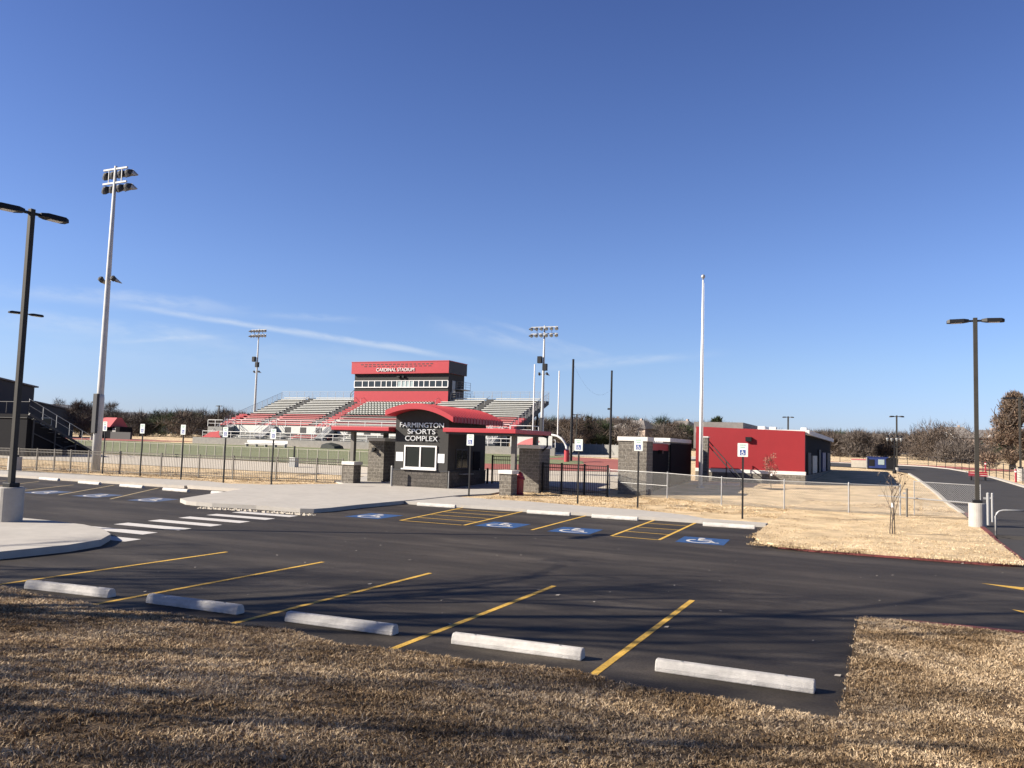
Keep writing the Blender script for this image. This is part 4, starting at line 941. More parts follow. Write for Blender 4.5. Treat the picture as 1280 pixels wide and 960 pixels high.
# blue container, wall and cart by the road
g=AT(1099,98); zt_=ZAT(1099,572,98); w_=1.05
t=thing('blue_container',g,'dark blue metal waste container beside the low red-topped wall','container')
mb=MB(); mb.box(g.x-1.2,g.x+.9,g.y-1.0,g.y+1.0,g.z+.08,zt_); mb.build('body','container',t,bevel=.03)
mb=MB(); mb.box(g.x-1.0,g.x-.45,g.y-1.03,g.y-1.002,g.z+.3,g.z+1.0); mb.build('side_hatch','black',t)
mb=MB(); mb.box(g.x-.1,g.x+.5,g.y-1.03,g.y-1.002,zt_-.75,zt_-.2); mb.build('notice_panel','glass_pale',t)
mb=MB(); mb.box(g.x-1.22,g.x+.92,g.y-1.04,g.y+1.02,zt_+.001,zt_+.08); mb.build('lid','container',t)
mb=MB(); mb.box(g.x-1.27,g.x-1.17,g.y-1.1,g.y-1.0,g.z,zt_); mb.box(g.x-1.27,g.x-1.17,g.y+1.0,g.y+1.1,g.z,zt_); mb.build('corner_rail','galv',t)
g2=AT(1115,97); t=thing('dark_bin',g2,'low black bin standing right of the blue container','bin'); mb=MB(); mb.prism([(g2.x-.55,g2.z),(g2.x+.5,g2.z),(g2.x+.6,g2.z+1.05),(g2.x-.6,g2.z+1.05)],g2.y-.6,g2.y+.6,'y'); mb.build('bin_body','black',t); mb=MB(); mb.prism([(g2.x-.65,g2.z+1.052),(g2.x+.65,g2.z+1.052),(g2.x+.3,g2.z+1.3),(g2.x-.3,g2.z+1.3)],g2.y-.65,g2.y+.65,'y'); mb.build('bin_lid','black',t)
a,b=AT(1064,100),AT(1088,100); t=thing('low_screen_wall',a,'low pale wall with a red top edge left of the blue container','wall')
hz=ZAT(1076,575,100)-a.z; mb=MB(); mb.beam(a+Vector((0,0,hz/2)),b+Vector((0,0,hz/2)),.3,hz); mb.build('wall_face','gravel',t); mb=MB(); mb.beam(a+Vector((0,0,hz+.06)),b+Vector((0,0,hz+.06)),.36,.12); mb.build('top_edge','red_bench',t)
g=G(1223,601); t=thing('red_bench',g,'low red slatted bench at the edge of the access road','bench'); h=HT(g,1223,593)
for k in range(3): mb=MB(); mb.box(g.x-.68,g.x+.68,g.y-.25+k*.2,g.y-.1+k*.2,g.z+.36,g.z+.41); mb.build('seat_slat','bin_red',t)
for k in range(2): mb=MB(); mb.box(g.x-.68,g.x+.68,g.y+.3,g.y+.35,g.z+.45+k*.16,g.z+.58+k*.16); mb.build('back_slat','bin_red',t)
for s in (-.5,.5): mb=MB(); mb.box(g.x+s-.05,g.x+s+.05,g.y-.25,g.y+.34,g.z,g.z+.36); mb.build('leg','black',t)
for px,py,lab in ((1232,590,'red marker post by the bench at the road edge'),(1270,603,'short red marker post left of the far lamp drum')):
    g=G(px,py); t=thing('marker_post',g,lab,'post'); mb=MB(); mb.lathe(g,[(.08,0),(.08,1.0),(.05,1.05)],8); mb.build('marker_tube','bin_red',t); mb=MB(); mb.lathe(g+Vector((0,0,.8)),[(.085,0),(.085,.1)],8); mb.build('reflective_band','white',t)
# distant houses
def house(px,py0,D,w,d,h,rh,yaw,label,wall='brick'):
    g=AT(px,D); g.z=max(g.z,ZAT(px,py0,D)); t=thing('house',g,label,'house','distant houses'); c,s=math.cos(yaw),math.sin(yaw)
    def X(mb): mb.v=[(g.x+x*c-y*s,g.y+x*s+y*c,g.z+z) for x,y,z in mb.v]; return mb
    mb=MB(); mb.box(-w/2,w/2,-d/2,d/2,-3,h); X(mb).build('wall',wall,t)
    mb=MB(); o=.5; mb.add([(-w/2-o,-d/2-o,h),(w/2+o,-d/2-o,h),(w/2+o,d/2+o,h),(-w/2-o,d/2+o,h),(-w*.22,0,h+rh),(w*.22,0,h+rh)],[(0,1,5,4),(1,2,5),(2,3,4,5),(3,0,4),(3,2,1,0)]); r=X(mb).build('roof','roof_grey',t)
    mb=MB(); mb.box(w*.1,w*.1+.8,.3,1.1,h+rh*.4,h+rh+.6); X(mb).build('chimney','brick',r)
    for x in (-w*.3,w*.05,w*.3): mb=MB(); mb.box(x-.6,x+.6,-d/2-.05,-d/2-.005,1,2.3); f=X(mb).build('window','white',t); mb=MB(); mb.box(x-.45,x+.45,-d/2-.08,-d/2-.052,1.1,2.2); X(mb).build('pane','glass',f)
    mb=MB(); mb.prism([(-w*.18,h-.2),(w*.12,h-.2),(-w*.03,h+rh*.62)],-d/2-.52,-d/2+.6,'y'); X(mb).build('gable','cap',t)
house(1190,562,300,15,11,3.6,3.6,R(-10),'pale-walled house with a grey hipped roof beside the tall brown tree')
house(1235,560,330,13,10,3.4,2.8,R(15),'house partly hidden behind the tall brown tree')
house(794,548,290,15,10,3.2,3.0,R(-20),'house with a brown hipped roof above the first white pier cap')
house(822,550,300,14,10,3.2,2.6,R(5),'low house with a grey roof between the two white pier caps')
house(853,550,310,13,10,3.4,3.6,R(-30),'house with white gables above the second white pier cap')
house(766,540,330,12,9,3.0,2.6,R(10),'small pale house among the woods beside the net post')
# ------------------------------------------------------------------ vegetation
def fast_mesh(name,V,F3,tint,m,parent=None):
    me=bpy.data.meshes.new(name); nv=len(V); nf=len(F3)
    off=Vector((0,0,0)); p=parent
    while p is not None: off+=p.location; p=p.parent
    V=(V-np.array(off)).astype(np.float32)
    me.vertices.add(nv); me.vertices.foreach_set('co',V.ravel())
    me.loops.add(nf*3); me.loops.foreach_set('vertex_index',F3.astype(np.int32).ravel())
    me.polygons.add(nf); me.polygons.foreach_set('loop_start',np.arange(0,nf*3,3,dtype=np.int32)); me.polygons.foreach_set('loop_total',np.full(nf,3,np.int32))
    me.update(calc_edges=True)
    at=me.attributes.new('tint','FLOAT_COLOR','POINT'); c=np.ones((nv,4),np.float32); c[:,:3]=tint; at.data.foreach_set('color',c.ravel())
    me.materials.append(M[m]); o=bpy.data.objects.new(name,me); COL.objects.link(o)
    if parent is not None: o.parent=parent
    return o
def twig_cloud(centers,radii,n,length,width,cols,up=.6,rng=RNG,flat=1.0):
    """n twig slivers spread through clump ellipsoids; returns V,F,tint"""
    k=rng.integers(0,len(centers),n); c=np.asarray(centers)[k]; r=np.asarray(radii)[k]
    d=rng.normal(size=(n,3)); d/=np.linalg.norm(d,axis=1)[:,None]; rad=rng.random(n)**.55
    pos=c+d*rad[:,None]*r
    dirv=d*.8+rng.normal(size=(n,3))*.6+np.array([0,0,up]); dirv/=np.linalg.norm(dirv,axis=1)[:,None]
    side=np.cross(dirv,rng.normal(size=(n,3))); side/=np.linalg.norm(side,axis=1)[:,None]
    L=length*(.5+rng.random(n))[:,None]; W=width*(.5+rng.random(n))[:,None]
    a=pos-side*W/2; b=pos+side*W/2; t=pos+dirv*L
    V=np.stack([a,b,t],1).reshape(-1,3); F=np.arange(3*n).reshape(-1,3)
    ci=rng.integers(0,len(cols),n); tint=np.asarray(cols)[ci]*(.75+.5*rng.random(n))[:,None]
    return V,F,np.repeat(tint,3,axis=0)
BROWN=[(.076,.060,.050),(.095,.074,.060),(.064,.053,.047),(.11,.085,.067)]
GREYT=[(.105,.088,.077),(.13,.108,.092),(.085,.073,.066)]
GREEN=[(.030,.045,.022),(.04,.055,.028),(.05,.06,.03)]
OAK=[(.165,.115,.08),(.13,.092,.064),(.20,.14,.10),(.10,.077,.055),(.13,.10,.08)]
def branches(g,h,spread,lev,rng,start=.3,r=.12):
    mb=MB(); tips=[]
    def rec(p,d,L,rr,l):
        pts=[p]; q=p; dd=d
        for i in range(3):
            dd=(dd+Vector(rng.normal(size=3))*.12+Vector((0,0,.05))).normalized(); q=q+dd*(L/3); pts.append(q)
        mb.path(pts,rr,6 if l<2 else 4,[rr,rr*.85,rr*.72,rr*.6])
        if l>=lev: tips.append(q); return
        k=3 if l else 6
        for i in range(k):
            u=.45+.55*rng.random() if l else start+(1-start)*(i+.6)/k
            idx=min(int(u*3),2); b=pts[idx].lerp(pts[idx+1],u*3-idx)
            th=2*PI*(i/k+rng.random()*.25); out=Vector((math.cos(th),math.sin(th),.0)); nd=(dd*.62+out*spread*(.8 if l else 1)+Vector((0,0,.22))).normalized()
            rec(b,nd,L*(.50+.18*rng.random()),rr*.50,l+1)
        tips.append(q)
    rec(Vector(g),Vector((.02,0,1)),h*.52,r,0)
    return mb,tips
def tree(name,g,h,w,label,cols,n,tl,tw,group=None,trunk_r=.25,crown_base=.25,lev=2,up=.6,seed=1,shape='round'):
    rng=np.random.default_rng(seed); g=Vector(g); t=thing(name,g,label,'tree',group)
    mb,tips=branches(g-Vector((0,0,.2)),h,.75,lev,rng,start=crown_base,r=trunk_r); mb.build('trunk','bark',t,fixn=False)
    C=[];Rr=[]; kz=22
    for i in range(kz):
        u=rng.random(); z=h*(crown_base+(1-crown_base)*u*.92); 
        prof=math.sqrt(max(.05,1-((u-.42)/.62)**2)) if shape=='round' else (1.02-u)**.75
        th=rng.random()*2*PI; rr=w/2*prof*math.sqrt(rng.random())*.78
        C.append((g.x+rr*math.cos(th),g.y+rr*math.sin(th),g.z+z)); s=w*(.13+.10*rng.random())*(.6+.5*prof); Rr.append((s,s,s*.8))
    V,F,tt=twig_cloud(C,Rr,n,tl,tw,cols,up=up,rng=rng); fast_mesh('crown',V,F,tt,'twig',t); return t
def wood(name,label,spec,cols,n_each,tl,tw,seed):
    rng=np.random.default_rng(seed); Vs=[];Fs=[];Ts=[];o=0
    for (px,D,ytop,w,col) in spec:
        g=AT(px,D); h=max(4.0,ZAT(px,ytop,D)-g.z)
        C=[];Rr=[]
        for i in range(11):
            u=rng.random(); th=rng.random()*2*PI; pr=math.sqrt(max(.08,1-((u-.4)/.65)**2)); rr=w/2*pr*math.sqrt(rng.random())*.8
            C.append((g.x+rr*math.cos(th),g.y+rr*math.sin(th),g.z+h*(.06+.86*u))); s=w*.2*(.6+.5*pr); Rr.append((s,s,h*.12))
        V,F,tt=twig_cloud(C,Rr,n_each,tl,tw,col,up=.7,rng=rng); Vs.append(V);Fs.append(F+o);Ts.append(tt*(.8+.4*rng.random()));o+=len(V)
    ob=fast_mesh(name,np.concatenate(Vs),np.concatenate(Fs),np.concatenate(Ts),'twig'); tag(ob,label,'woodland',kind='stuff'); return ob
rg=np.random.default_rng(5)
def spec(px0,px1,D0,D1,tops,n,w0,w1,green=.15):
    out=[]
    for i in range(n):
        px=px0+(px1-px0)*(i+rg.random())/n; D=D0+(D1-D0)*rg.random(); yt=np.interp(px,[a for a,b in tops],[b for a,b in tops])+rg.normal()*2.2+ (D1-D)/(D1-D0+1e-6)*5
        c=GREEN if rg.random()<green else (BROWN if rg.random()<.65 else GREYT); out.append((px,D,yt,w0+(w1-w0)*rg.random(),c))
    return out
wood('woodland','brown winter wood beyond the field, left of the bleachers',spec(-160,310,255,330,[(-160,520),(60,517),(100,514),(150,517),(180,513),(240,513),(310,516)],70,10,17,.25)+spec(300,660,260,330,[(300,518),(660,525)],40,10,16),BROWN,1300,1.9,.13,21)
wood('woodland','brown winter wood between the bleachers and the red building',spec(640,905,260,350,[(640,524),(700,523),(750,521),(790,524),(850,527),(905,529)],75,9,16,.2),BROWN,1400,1.9,.13,22)
wood('woodland','brown winter wood right of the red building',spec(890,1330,270,360,[(890,530),(950,540),(1000,541),(1040,538),(1090,541),(1150,540),(1215,545),(1250,543),(1330,545)],95,9,16,.15),BROWN,1300,1.9,.13,23)
def ptree(name,px,pyb,pyt,D,wpx,label,cols,n,tl,tw,**k):
    g=AT(px,D); h=ZAT(px,pyt,D)-g.z; return tree(name,g,h,wpx*D/CF,label,cols,n,tl,tw,**k)
ptree('oak_tree',1266,592,486,118,66,'tall brown-leaved tree at the right edge beside the single-headed lamp',OAK,21000,.34,.10,trunk_r=.34,crown_base=.06,seed=31,shape='cone',lev=3)
ptree('bare_tree',1165,578,536,190,100,'wide rounded bare tree behind the curve of the access road',BROWN,9000,1.1,.10,trunk_r=.4,crown_base=.05,seed=32,lev=3)
ptree('bare_tree',1190,582,548,165,66,'paler low bare tree leaning out before the wide rounded one',GREYT,5000,.9,.09,trunk_r=.3,crown_base=.04,seed=33,lev=3)
ptree('bare_tree',1072,578,541,210,44,'rounded grey bare tree left of the lantern post',GREYT,5000,1.1,.12,trunk_r=.3,crown_base=.08,seed=34,lev=3)
ptree('bare_tree',1048,578,546,215,34,'small grey bare tree just right of the red building',BROWN,3500,1.1,.12,trunk_r=.25,crown_base=.08,seed=35,lev=3)
ptree('bare_tree',1108,578,548,215,34,'dark bare tree right behind the lantern post',BROWN,3500,1.1,.12,trunk_r=.25,crown_base=.08,seed=36,lev=3)
ptree('evergreen_tree',899,560,521,240,26,'dark evergreen dome above the red building roof',GREEN,5000,.9,.30,trunk_r=.3,crown_base=.2,seed=37)
ptree('bare_tree',99,545,503,200,34,'bare branching tree right of the charcoal hall',BROWN,3500,1.0,.07,trunk_r=.3,crown_base=.2,seed=38,lev=3)
ptree('bare_tree',70,545,497,230,16,'thin bare treetop above the wing of the charcoal hall',GREYT,900,1.0,.06,trunk_r=.22,crown_base=.4,seed=39,lev=3)
ptree('bare_tree',135,545,503,230,26,'bare tree behind the red-roofed shelter',BROWN,2500,1.0,.07,trunk_r=.25,crown_base=.25,seed=40,lev=3)
ptree('conifer_tree',735,560,519,270,16,'small dark conifer in the woods beside the distant lamp',GREEN,2200,.9,.3,trunk_r=.2,crown_base=.15,seed=41,shape='cone')
ptree('shrub_tree',1215,590,560,120,30,'brown shrubby tree under the tall brown-leaved tree',OAK,2500,.5,.16,trunk_r=.15,crown_base=.05,seed=42,lev=3) if False else None
# saplings
def sapling(px,py,tx,ty,label,cols,n,seed,stakes=True):
    g=G(px,py); h=HT(g,tx,ty); rng=np.random.default_rng(seed); t=thing('sapling',g,label,'tree')
    mb,tips=branches(g-Vector((0,0,.05)),h*1.25,.38,2,rng,start=.28,r=.022); mb.build('trunk','bark',t,fixn=False)
    if n:
        C=[tuple(p) for p in tips]; V,F,tt=twig_cloud(C,[(.16,.16,.16)]*len(C),n,.10,.05,cols,up=.1,rng=rng); fast_mesh('crown',V,F,tt,'twig',t)
    if stakes:
        mb=MB()
        for s in (-.10,.07): mb.tube(g+Vector((s,.04,-.05)),g+Vector((s*.5,.04,h*.45)),.018,n=6)
        mb.build('stake','bark',t)
    mb=MB(); mb.box(g.x-.05,g.x+.06,g.y-.06,g.y+.04,g.z+h*.44,g.z+h*.51); mb.build('tie','white',t); 
    mu=MB(); k=18; mu.v=[(g.x+.15,g.y,g.z+.06)]+[(g.x+.15+(.75+.18*math.sin(3*a)+.1*math.sin(7*a))*math.cos(a),g.y+(.62+.12*math.cos(4*a))*math.sin(a),g.z+.026) for a in [2*PI*i/k for i in range(k)]]
    mu.f=[(0,i+1,(i+1)%k+1) for i in range(k)]; mu.build('mulch_ring','mulch',t,fixn=False)
def _zl(): pass
sapling(1116,671,1116,588,'thin staked sapling with a white tie on the tan lawn',OAK,45,51)
sapling(964,611,963,574,'small reddish sapling in front of the red wall',[(.30,.12,.10),(.25,.14,.10)],420,52,stakes=False)
# off-frame bare trees whose shadows cross the bays
for i,(x0,c,h,r_) in enumerate(((-29,17.6,16,.27),(-27,14.6,15,.25),(-33,11.6,18,.30),(-21,13.2,16,.26),(-20,7.9,15,.2),(-30,7.4,16,.19),(-24,4.5,13,.17))):
    x,y=x0,c+.628*x0; rng=np.random.default_rng(60+i); g=Vector((x,y,0)); t=thing('bare_tree',g,'tall bare winter tree on the grass beside the near parking bays','tree','bare trees beside the near bays')
    mb,tips=branches(g-Vector((0,0,.2)),h*1.15,.62,3,rng,start=.30,r=r_); mb.build('trunk','bark',t,fixn=False)
    C=[tuple(p) for p in tips]; V,F,tt=twig_cloud(C,[(.55,.55,.5)]*len(C),2600,.7,.022,BROWN,up=.5,rng=rng); fast_mesh('crown',V,F,tt,'twig',t)
# ------------------------------------------------------------------ foreground bank and its grass
def bank_z(x,y):
    e=9.45+.12*math.sin(x*1.3)+.08*math.sin(x*3.1) if x<-.45 else 15.1
    d=e-y
    if d<0: return -.03
    if x>=-.45: return min(.07,.05+d*.3)+ (max(0,9.8-y)**1.25)*.062
    return min(.045,d*.3)+(max(0,9.4-y)**1.25)*.062
BZ=np.vectorize(bank_z)
def bank():
    xs=np.unique(np.concatenate([np.arange(-60,-14,1.5),np.arange(-14,-.6,.3),np.array([-.46,-.44,-.4]),np.arange(-.3,8,.3),np.arange(8,60,2.5)]))
    ys=np.concatenate([np.arange(-14,2,1.0),np.arange(2,15.3,.15)])
    mb=MB(); nx=len(xs)
    for y in ys:
        for x in xs: mb.v.append((float(x),float(y),bank_z(float(x),float(y))+.012*math.sin(x*5.1+y*3)*math.sin(y*4.3-x)))
    for j in range(len(ys)-1):
        for i in range(nx-1):
            cx=(xs[i]+xs[i+1])/2; cy=(ys[j]+ys[j+1])/2
            if bank_z(cx,cy)<-.02 and bank_z(cx,cy-.15)<-.02: continue
            mb.f.append((j*nx+i,j*nx+i+1,(j+1)*nx+i+1,(j+1)*nx+i))
    return mb.build('grass_bank','dirt',fixn=False)
struct(bank())
def hash_noise(x,y,s,seed):
    r=np.random.default_rng(seed); g=r.random((64,64)); u=x/s; v=y/s; i=np.floor(u).astype(int); j=np.floor(v).astype(int); fu=u-i; fv=v-j
    fu=fu*fu*(3-2*fu); fv=fv*fv*(3-2*fv); G_=lambda a,b:g[a%64,b%64]
    return (G_(i,j)*(1-fu)+G_(i+1,j)*fu)*(1-fv)+(G_(i,j+1)*(1-fu)+G_(i+1,j+1)*fu)*fv
def blades(name,X,Y,Z,per,hgt,wid,cols,seed,label,spread=.03,lean=.9,dark=.35):
    rng=np.random.default_rng(seed); n=len(X); N=n*per
    ang=rng.random(N)*2*PI; tl=np.repeat(rng.random(n),per)
    x=np.repeat(X,per)+rng.normal(size=N)*spread; y=np.repeat(Y,per)+rng.normal(size=N)*spread; z=np.repeat(Z,per)-.006
    h=hgt*(.45+.8*rng.random(N))*(.7+.6*tl); w=wid*(.6+.8*rng.random(N))
    a2=rng.random(N)*2*PI; le=lean*rng.random(N)*h
    dx=np.cos(a2)*le; dy=np.sin(a2)*le
    px_,py_=np.cos(ang)*w/2,np.sin(ang)*w/2
    V=np.empty((N,5,3)); V[:,0]=np.stack([x-px_,y-py_,z],1); V[:,1]=np.stack([x+px_,y+py_,z],1)
    mx,my,mz=x+dx*.35,y+dy*.35,z+h*.6
    V[:,2]=np.stack([mx+px_*.8,my+py_*.8,mz],1); V[:,3]=np.stack([mx-px_*.8,my-py_*.8,mz],1)
    tw=.5+rng.random(N)
    V[:,4]=np.stack([x+dx*1.1,y+dy*1.1,z+h*(1-.35*rng.random(N)*tw)],1)
    base=np.arange(N)[:,None]*5; F=np.concatenate([base+np.array([[0,1,2]]),base+np.array([[0,2,3]]),base+np.array([[3,2,4]])],1).reshape(-1,3)
    big=hash_noise(x,y,.9,seed+1)*.6+hash_noise(x,y,.25,seed+2)*.4
    c=np.asarray(cols); idx=np.clip((big*len(c)*1.0+rng.normal(size=N)*.9),0,len(c)-1).astype(int); t=c[idx]*(.7+.6*rng.random(N))[:,None]
    tint=np.repeat(t,5,axis=0)
    o=fast_mesh(name,V.reshape(-1,3),F,tint,'blade'); tag(o,label,'grass',kind='stuff'); return o
DRY=[(.14,.088,.045),(.265,.182,.102),(.39,.285,.175),(.48,.365,.235),(.57,.45,.31)]
def sample_bank(n,rng,y0,y1):
    # even cover of the ground seen by the lens and a margin around it
    out=[]
    while len(out)<n:
        y=y0+(y1-y0)*rng.random(4000)**.9; xr=(-1.62*y-2.2); xl=.22*y+4.2
        x=xr+(xl-xr)*rng.random(4000); ok=(xl-xr)/((-1.62*y1-2.2)*-1+.22*y1+4.2)>rng.random(4000)
        xe=-.47+.10*rng.normal(size=4000)+.06*np.sin(y*4.1)-.25*np.clip(y-14.3,0,1)**2*-1; e=np.where(x<xe,9.45+.12*np.sin(x*1.3)+.08*np.sin(x*3.1)+.10*rng.normal(size=4000)+.07*np.sin(x*7.3+1)+.22*np.exp(-((x+.45)/.35)**2),15.05+.05*rng.normal(size=4000)); ok&=(y<e)
        out+=list(zip(x[ok],y[ok]))
    return np.array(out[:n])
rng=np.random.default_rng(77)
P1=sample_bank(25000,rng,1.8,7.2); P2=sample_bank(33000,rng,7.0,15.2); P2=P2[(P2[:,1]>7)]
PP=np.concatenate([P1,P2]); keep=hash_noise(PP[:,0],PP[:,1],.11,9)>.2; PP=PP[keep]
blades('bank_grass',PP[:,0],PP[:,1],BZ(PP[:,0],PP[:,1]),15,.036,.0092,DRY,78,'dry brown winter grass covering the near bank',spread=.022,lean=1.5)
# tufts on the lawns beyond the lot
q=[]
for k in range(9000):
    x=-4+7.2*rng.random(); y=24.9+22*rng.random()**1.6
    if x<-3.6 and y<27: continue
    q.append((x,y))
for k in range(6000):
    x=-18+14*rng.random(); y=35.5+8*rng.random(); q.append((x,y))
for k in range(5000):
    x=-60+30*rng.random(); y=37.2+7*rng.random(); q.append((x,y))
q=np.array(q); q=q[hash_noise(q[:,0],q[:,1],.8,3)>.33]
zz=np.array([zl(a,b) if a>-4.1 and b<34 else T(a,b) for a,b in q])+.0
TAN=[(.17,.11,.06),(.40,.29,.165),(.54,.41,.245),(.64,.51,.335),(.70,.575,.395)]
blades('lawn_grass',q[:,0],q[:,1],zz,7,.05,.016,TAN,80,'pale tan winter grass on the lawns beyond the car park',spread=.07,lean=1.6)
# leaf scraps blown on the asphalt
mb=MB(); rr=random.Random(4)
for k in range(60):
    x=-14+17*rr.random(); y=9.9+14*rr.random()
    if x>-.6 and y<15.4: continue
    s=.012+.035*rr.random()**2; a=rr.random()*PI; c,s_=math.cos(a)*s,math.sin(a)*s
    mb.add([(x-c,y-s_,.014),(x+s_*.6,y-c*.6,.016),(x+c,y+s_,.022),(x-s_*.6,y+c*.6,.017)],[(0,1,2,3)])
for px,py,s in ((1047,846,.04),(1058,863,.03),(833,785,.035),(697,745,.04),(462,731,.04),(1203,705,.03)):
    g=G(px,py); mb.add([(g.x-s,g.y-.02,.014),(g.x+s*.8,g.y-.03,.016),(g.x+s,g.y+.03,.03),(g.x-s*.7,g.y+.035,.02)],[(0,1,2,3)])
tag(mb.build('leaf_litter','litter',fixn=False),'pale leaf scraps scattered over the dark asphalt','litter',kind='stuff')
# crumbled soil along the plaza kerb
mb=MB()
e=[G(x,y) for x,y in ((250,635.5),(300,638),(350,641.5),(392,644.5))]
for k in range(170):
    u=rr.random()*2.999; i=int(u); p=e[i].lerp(e[i+1],u-i); s=.02+.05*rr.random(); x,y=p.x+rr.gauss(0,.06),p.y-.05+rr.gauss(0,.07)
    mb.add([(x-s,y-s,.005),(x+s,y-s*.7,.005),(x+s*.6,y+s,.005),(x-s*.8,y+s*.8,.005),(x,y,.005+s*1.1)],[(0,1,4),(1,2,4),(2,3,4),(3,0,4)])
tag(mb.build('soil_crumbs','gravel',fixn=False),'crumbled pale soil along the kerb of the entrance walk','soil',kind='stuff')
# ------------------------------------------------------------------ sun, sky, camera
SUN_EL=28.2; sd=Vector((-16.86,-2.3,0)) ; sd=_rot((sd.x,sd.y,0)).normalized()
to_sun=Vector((sd.x*math.cos(R(SUN_EL)),sd.y*math.cos(R(SUN_EL)),math.sin(R(SUN_EL))))
sl=bpy.data.lights.new('sun','SUN'); sl.energy=5.0; sl.angle=R(.53); sl.color=(1,.91,.78)
so=bpy.data.objects.new('sun',sl); COL.objects.link(so); so.location=(0,0,50); so.rotation_euler=to_sun.to_track_quat('Z','Y').to_euler()
w=bpy.data.worlds.new('World'); SC.world=w; w.use_nodes=True; nt=w.node_tree; N=nt.nodes; L=nt.links
bg=N['Background']; sky=N.new('ShaderNodeTexSky'); sky.sky_type='NISHITA'; sky.sun_disc=False
sky.sun_elevation=R(SUN_EL); sky.sun_rotation=math.atan2(to_sun.x,to_sun.y); sky.altitude=0; sky.air_density=1.0; sky.dust_density=.35; sky.ozone_density=3.0
tc=N.new('ShaderNodeTexCoord')
def vm(op,a,b=None):
    n=N.new('ShaderNodeVectorMath'); n.operation=op
    for i,v in enumerate((a,b)):
        if v is None: continue
        if hasattr(v,'is_output'): L.new(v,n.inputs[i])
        else: n.inputs[i].default_value=v
    return n.outputs['Value'] if op=='DOT_PRODUCT' else n.outputs['Vector']
def ma(op,a,b=None,clamp=False):
    n=N.new('ShaderNodeMath'); n.operation=op; n.use_clamp=clamp
    for i,v in enumerate((a,b)):
        if v is None: continue
        if hasattr(v,'is_output'): L.new(v,n.inputs[i])
        else: n.inputs[i].default_value=v
    return n.outputs[0]
def mr(v,a,b,c=0,d=1):
    n=N.new('ShaderNodeMapRange'); n.interpolation_type='SMOOTHSTEP'; L.new(v,n.inputs[0])
    for i,k in enumerate((a,b,c,d)): n.inputs[i+1].default_value=k
    return n.outputs[0]
DIR=tc.outputs['Generated']
def noise(v,scale,detail=5,rough=.6):
    n=N.new('ShaderNodeTexNoise'); n.inputs['Scale'].default_value=scale; n.inputs['Detail'].default_value=detail; n.inputs['Roughness'].default_value=rough; L.new(v,n.inputs['Vector']); return n.outputs['Fac']
def streak(p0,p1,width,amp,fade=.03,ns=30,soft=1.0,lo=.35,hi=.65,offs=(0,0,0)):
    a=ray(*p0).normalized(); b=ray(*p1).normalized(); n=a.cross(b).normalized(); tan=(b-a).normalized(); ta,tb=a.dot(tan),b.dot(tan)
    along=vm('DOT_PRODUCT',DIR,tuple(tan)); across=vm('DOT_PRODUCT',DIR,tuple(n)); fwd=vm('DOT_PRODUCT',DIR,tuple(((a+b)/2).normalized()))
    cb=N.new('ShaderNodeCombineXYZ'); L.new(ma('ADD',along,offs[0]),cb.inputs[0]); L.new(ma('MULTIPLY',across,3.2),cb.inputs[1])
    nz=noise(cb.outputs[0],ns)
    wob=ma('MULTIPLY',ma('SUBTRACT',nz,.5),width*1.4)
    d=ma('ABSOLUTE',ma('ADD',across,wob))
    core=mr(d,0,width,1,0)
    e0=mr(along,ta-fade*.3,ta+fade); e1=mr(along,tb-fade,tb+fade*.3,1,0)
    tex=mr(nz,lo,hi)
    m=ma('MULTIPLY',ma('MULTIPLY',core,e0),ma('MULTIPLY',e1,ma('GREATER_THAN',fwd,.3)))
    return ma('MULTIPLY',ma('MULTIPLY',m,ma('ADD',ma('MULTIPLY',tex,.75),.25)),amp)
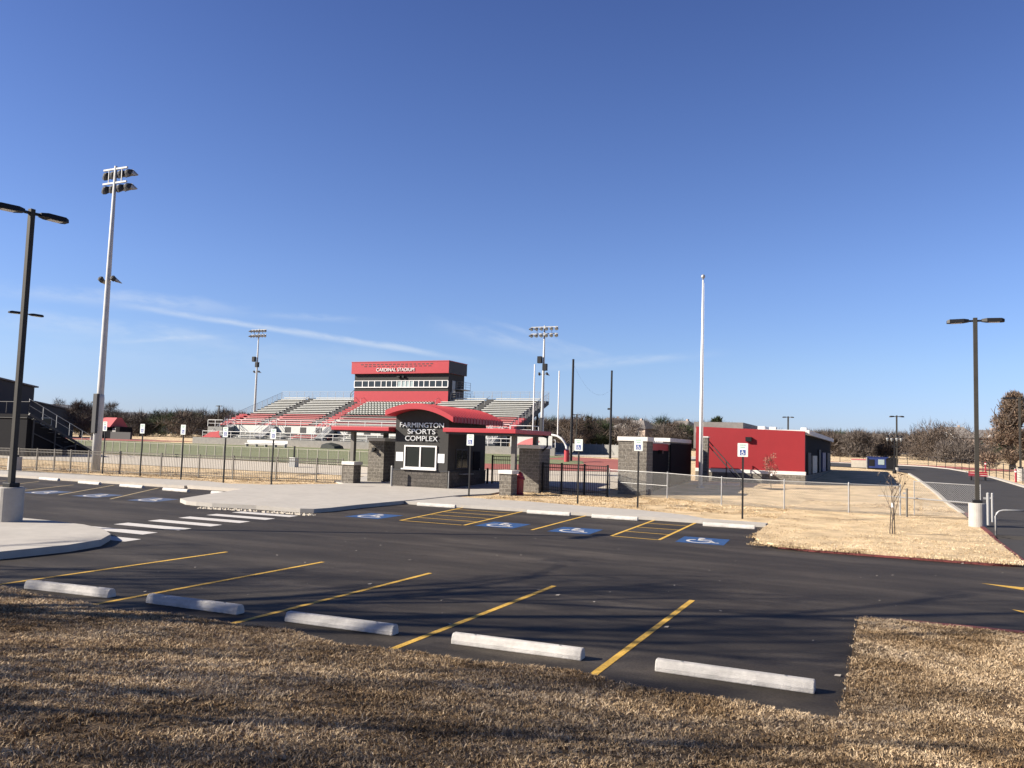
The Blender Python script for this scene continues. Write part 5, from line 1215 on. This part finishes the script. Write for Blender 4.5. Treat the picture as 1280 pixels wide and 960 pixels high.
parts=[streak((150,381),(590,450),.0055,.48,fade=.10,ns=14,lo=.25,hi=.6),
 streak((-60,356),(330,392),.014,.30,fade=.12,ns=16),
 streak((-60,395),(330,432),.016,.26,fade=.12,ns=18,offs=(3,0,0)),
 streak((130,428),(290,420),.004,.30,fade=.06,ns=20),
 streak((300,392),(470,402),.006,.20,fade=.08,ns=22,offs=(5,0,0)),
 streak((540,405),(760,452),.017,.30,fade=.09,ns=15,offs=(7,0,0)),
 streak((590,395),(760,445),.005,.22,fade=.09,ns=20,offs=(9,0,0)),
 streak((660,462),(900,442),.008,.30,fade=.1,ns=16,offs=(11,0,0)),
 streak((-60,430),(640,470),.030,.14,fade=.2,ns=9,offs=(13,0,0))]
tot=parts[0]
for p_ in parts[1:]: tot=ma('ADD',tot,p_)
tot=ma('MINIMUM',tot,.85)
sz=N.new('ShaderNodeSeparateXYZ'); L.new(DIR,sz.inputs[0])
rp=N.new('ShaderNodeValToRGB'); L.new(sz.outputs[2],rp.inputs[0]); el=rp.color_ramp.elements
el[0].position=0.0; el[0].color=(.82,.93,1.5,1); el[1].position=.95; el[1].color=(.20,.24,.42,1)
for p_,c_ in ((.10,(.95,1.02,1.36)),(.20,(.92,.99,1.36)),(.38,(.76,.83,1.22)),(.52,(.64,.70,1.10)),(.70,(.34,.38,.62))):
    e=el.new(p_); e.color=(*c_,1)
tintv=rp.outputs[0]
mixn=N.new('ShaderNodeMix'); mixn.data_type='RGBA'; L.new(tot,mixn.inputs['Factor']); L.new(vm('MULTIPLY',sky.outputs[0],tintv),mixn.inputs['A']); mixn.inputs['B'].default_value=(6.6,7.2,8.0,1)
L.new(mixn.outputs['Result'],bg.inputs['Color']); bg.inputs['Strength'].default_value=.05
cd=bpy.data.cameras.new('camera'); cd.sensor_width=36; cd.lens=36*CF/1280; cd.clip_start=.1; cd.clip_end=8000
co=bpy.data.objects.new('camera',cd); COL.objects.link(co); SC.camera=co
m3=Matrix((RT,UP,-FW)).transposed(); co.matrix_world=Matrix.Translation(CAM)@m3.to_4x4()
SC.view_settings.view_transform='Standard'; SC.view_settings.look='None'; SC.view_settings.exposure=1.22; SC.view_settings.gamma=1; SC.view_settings.use_curve_mapping=False
SC.cycles.use_denoising=True; SC.cycles.max_bounces=6
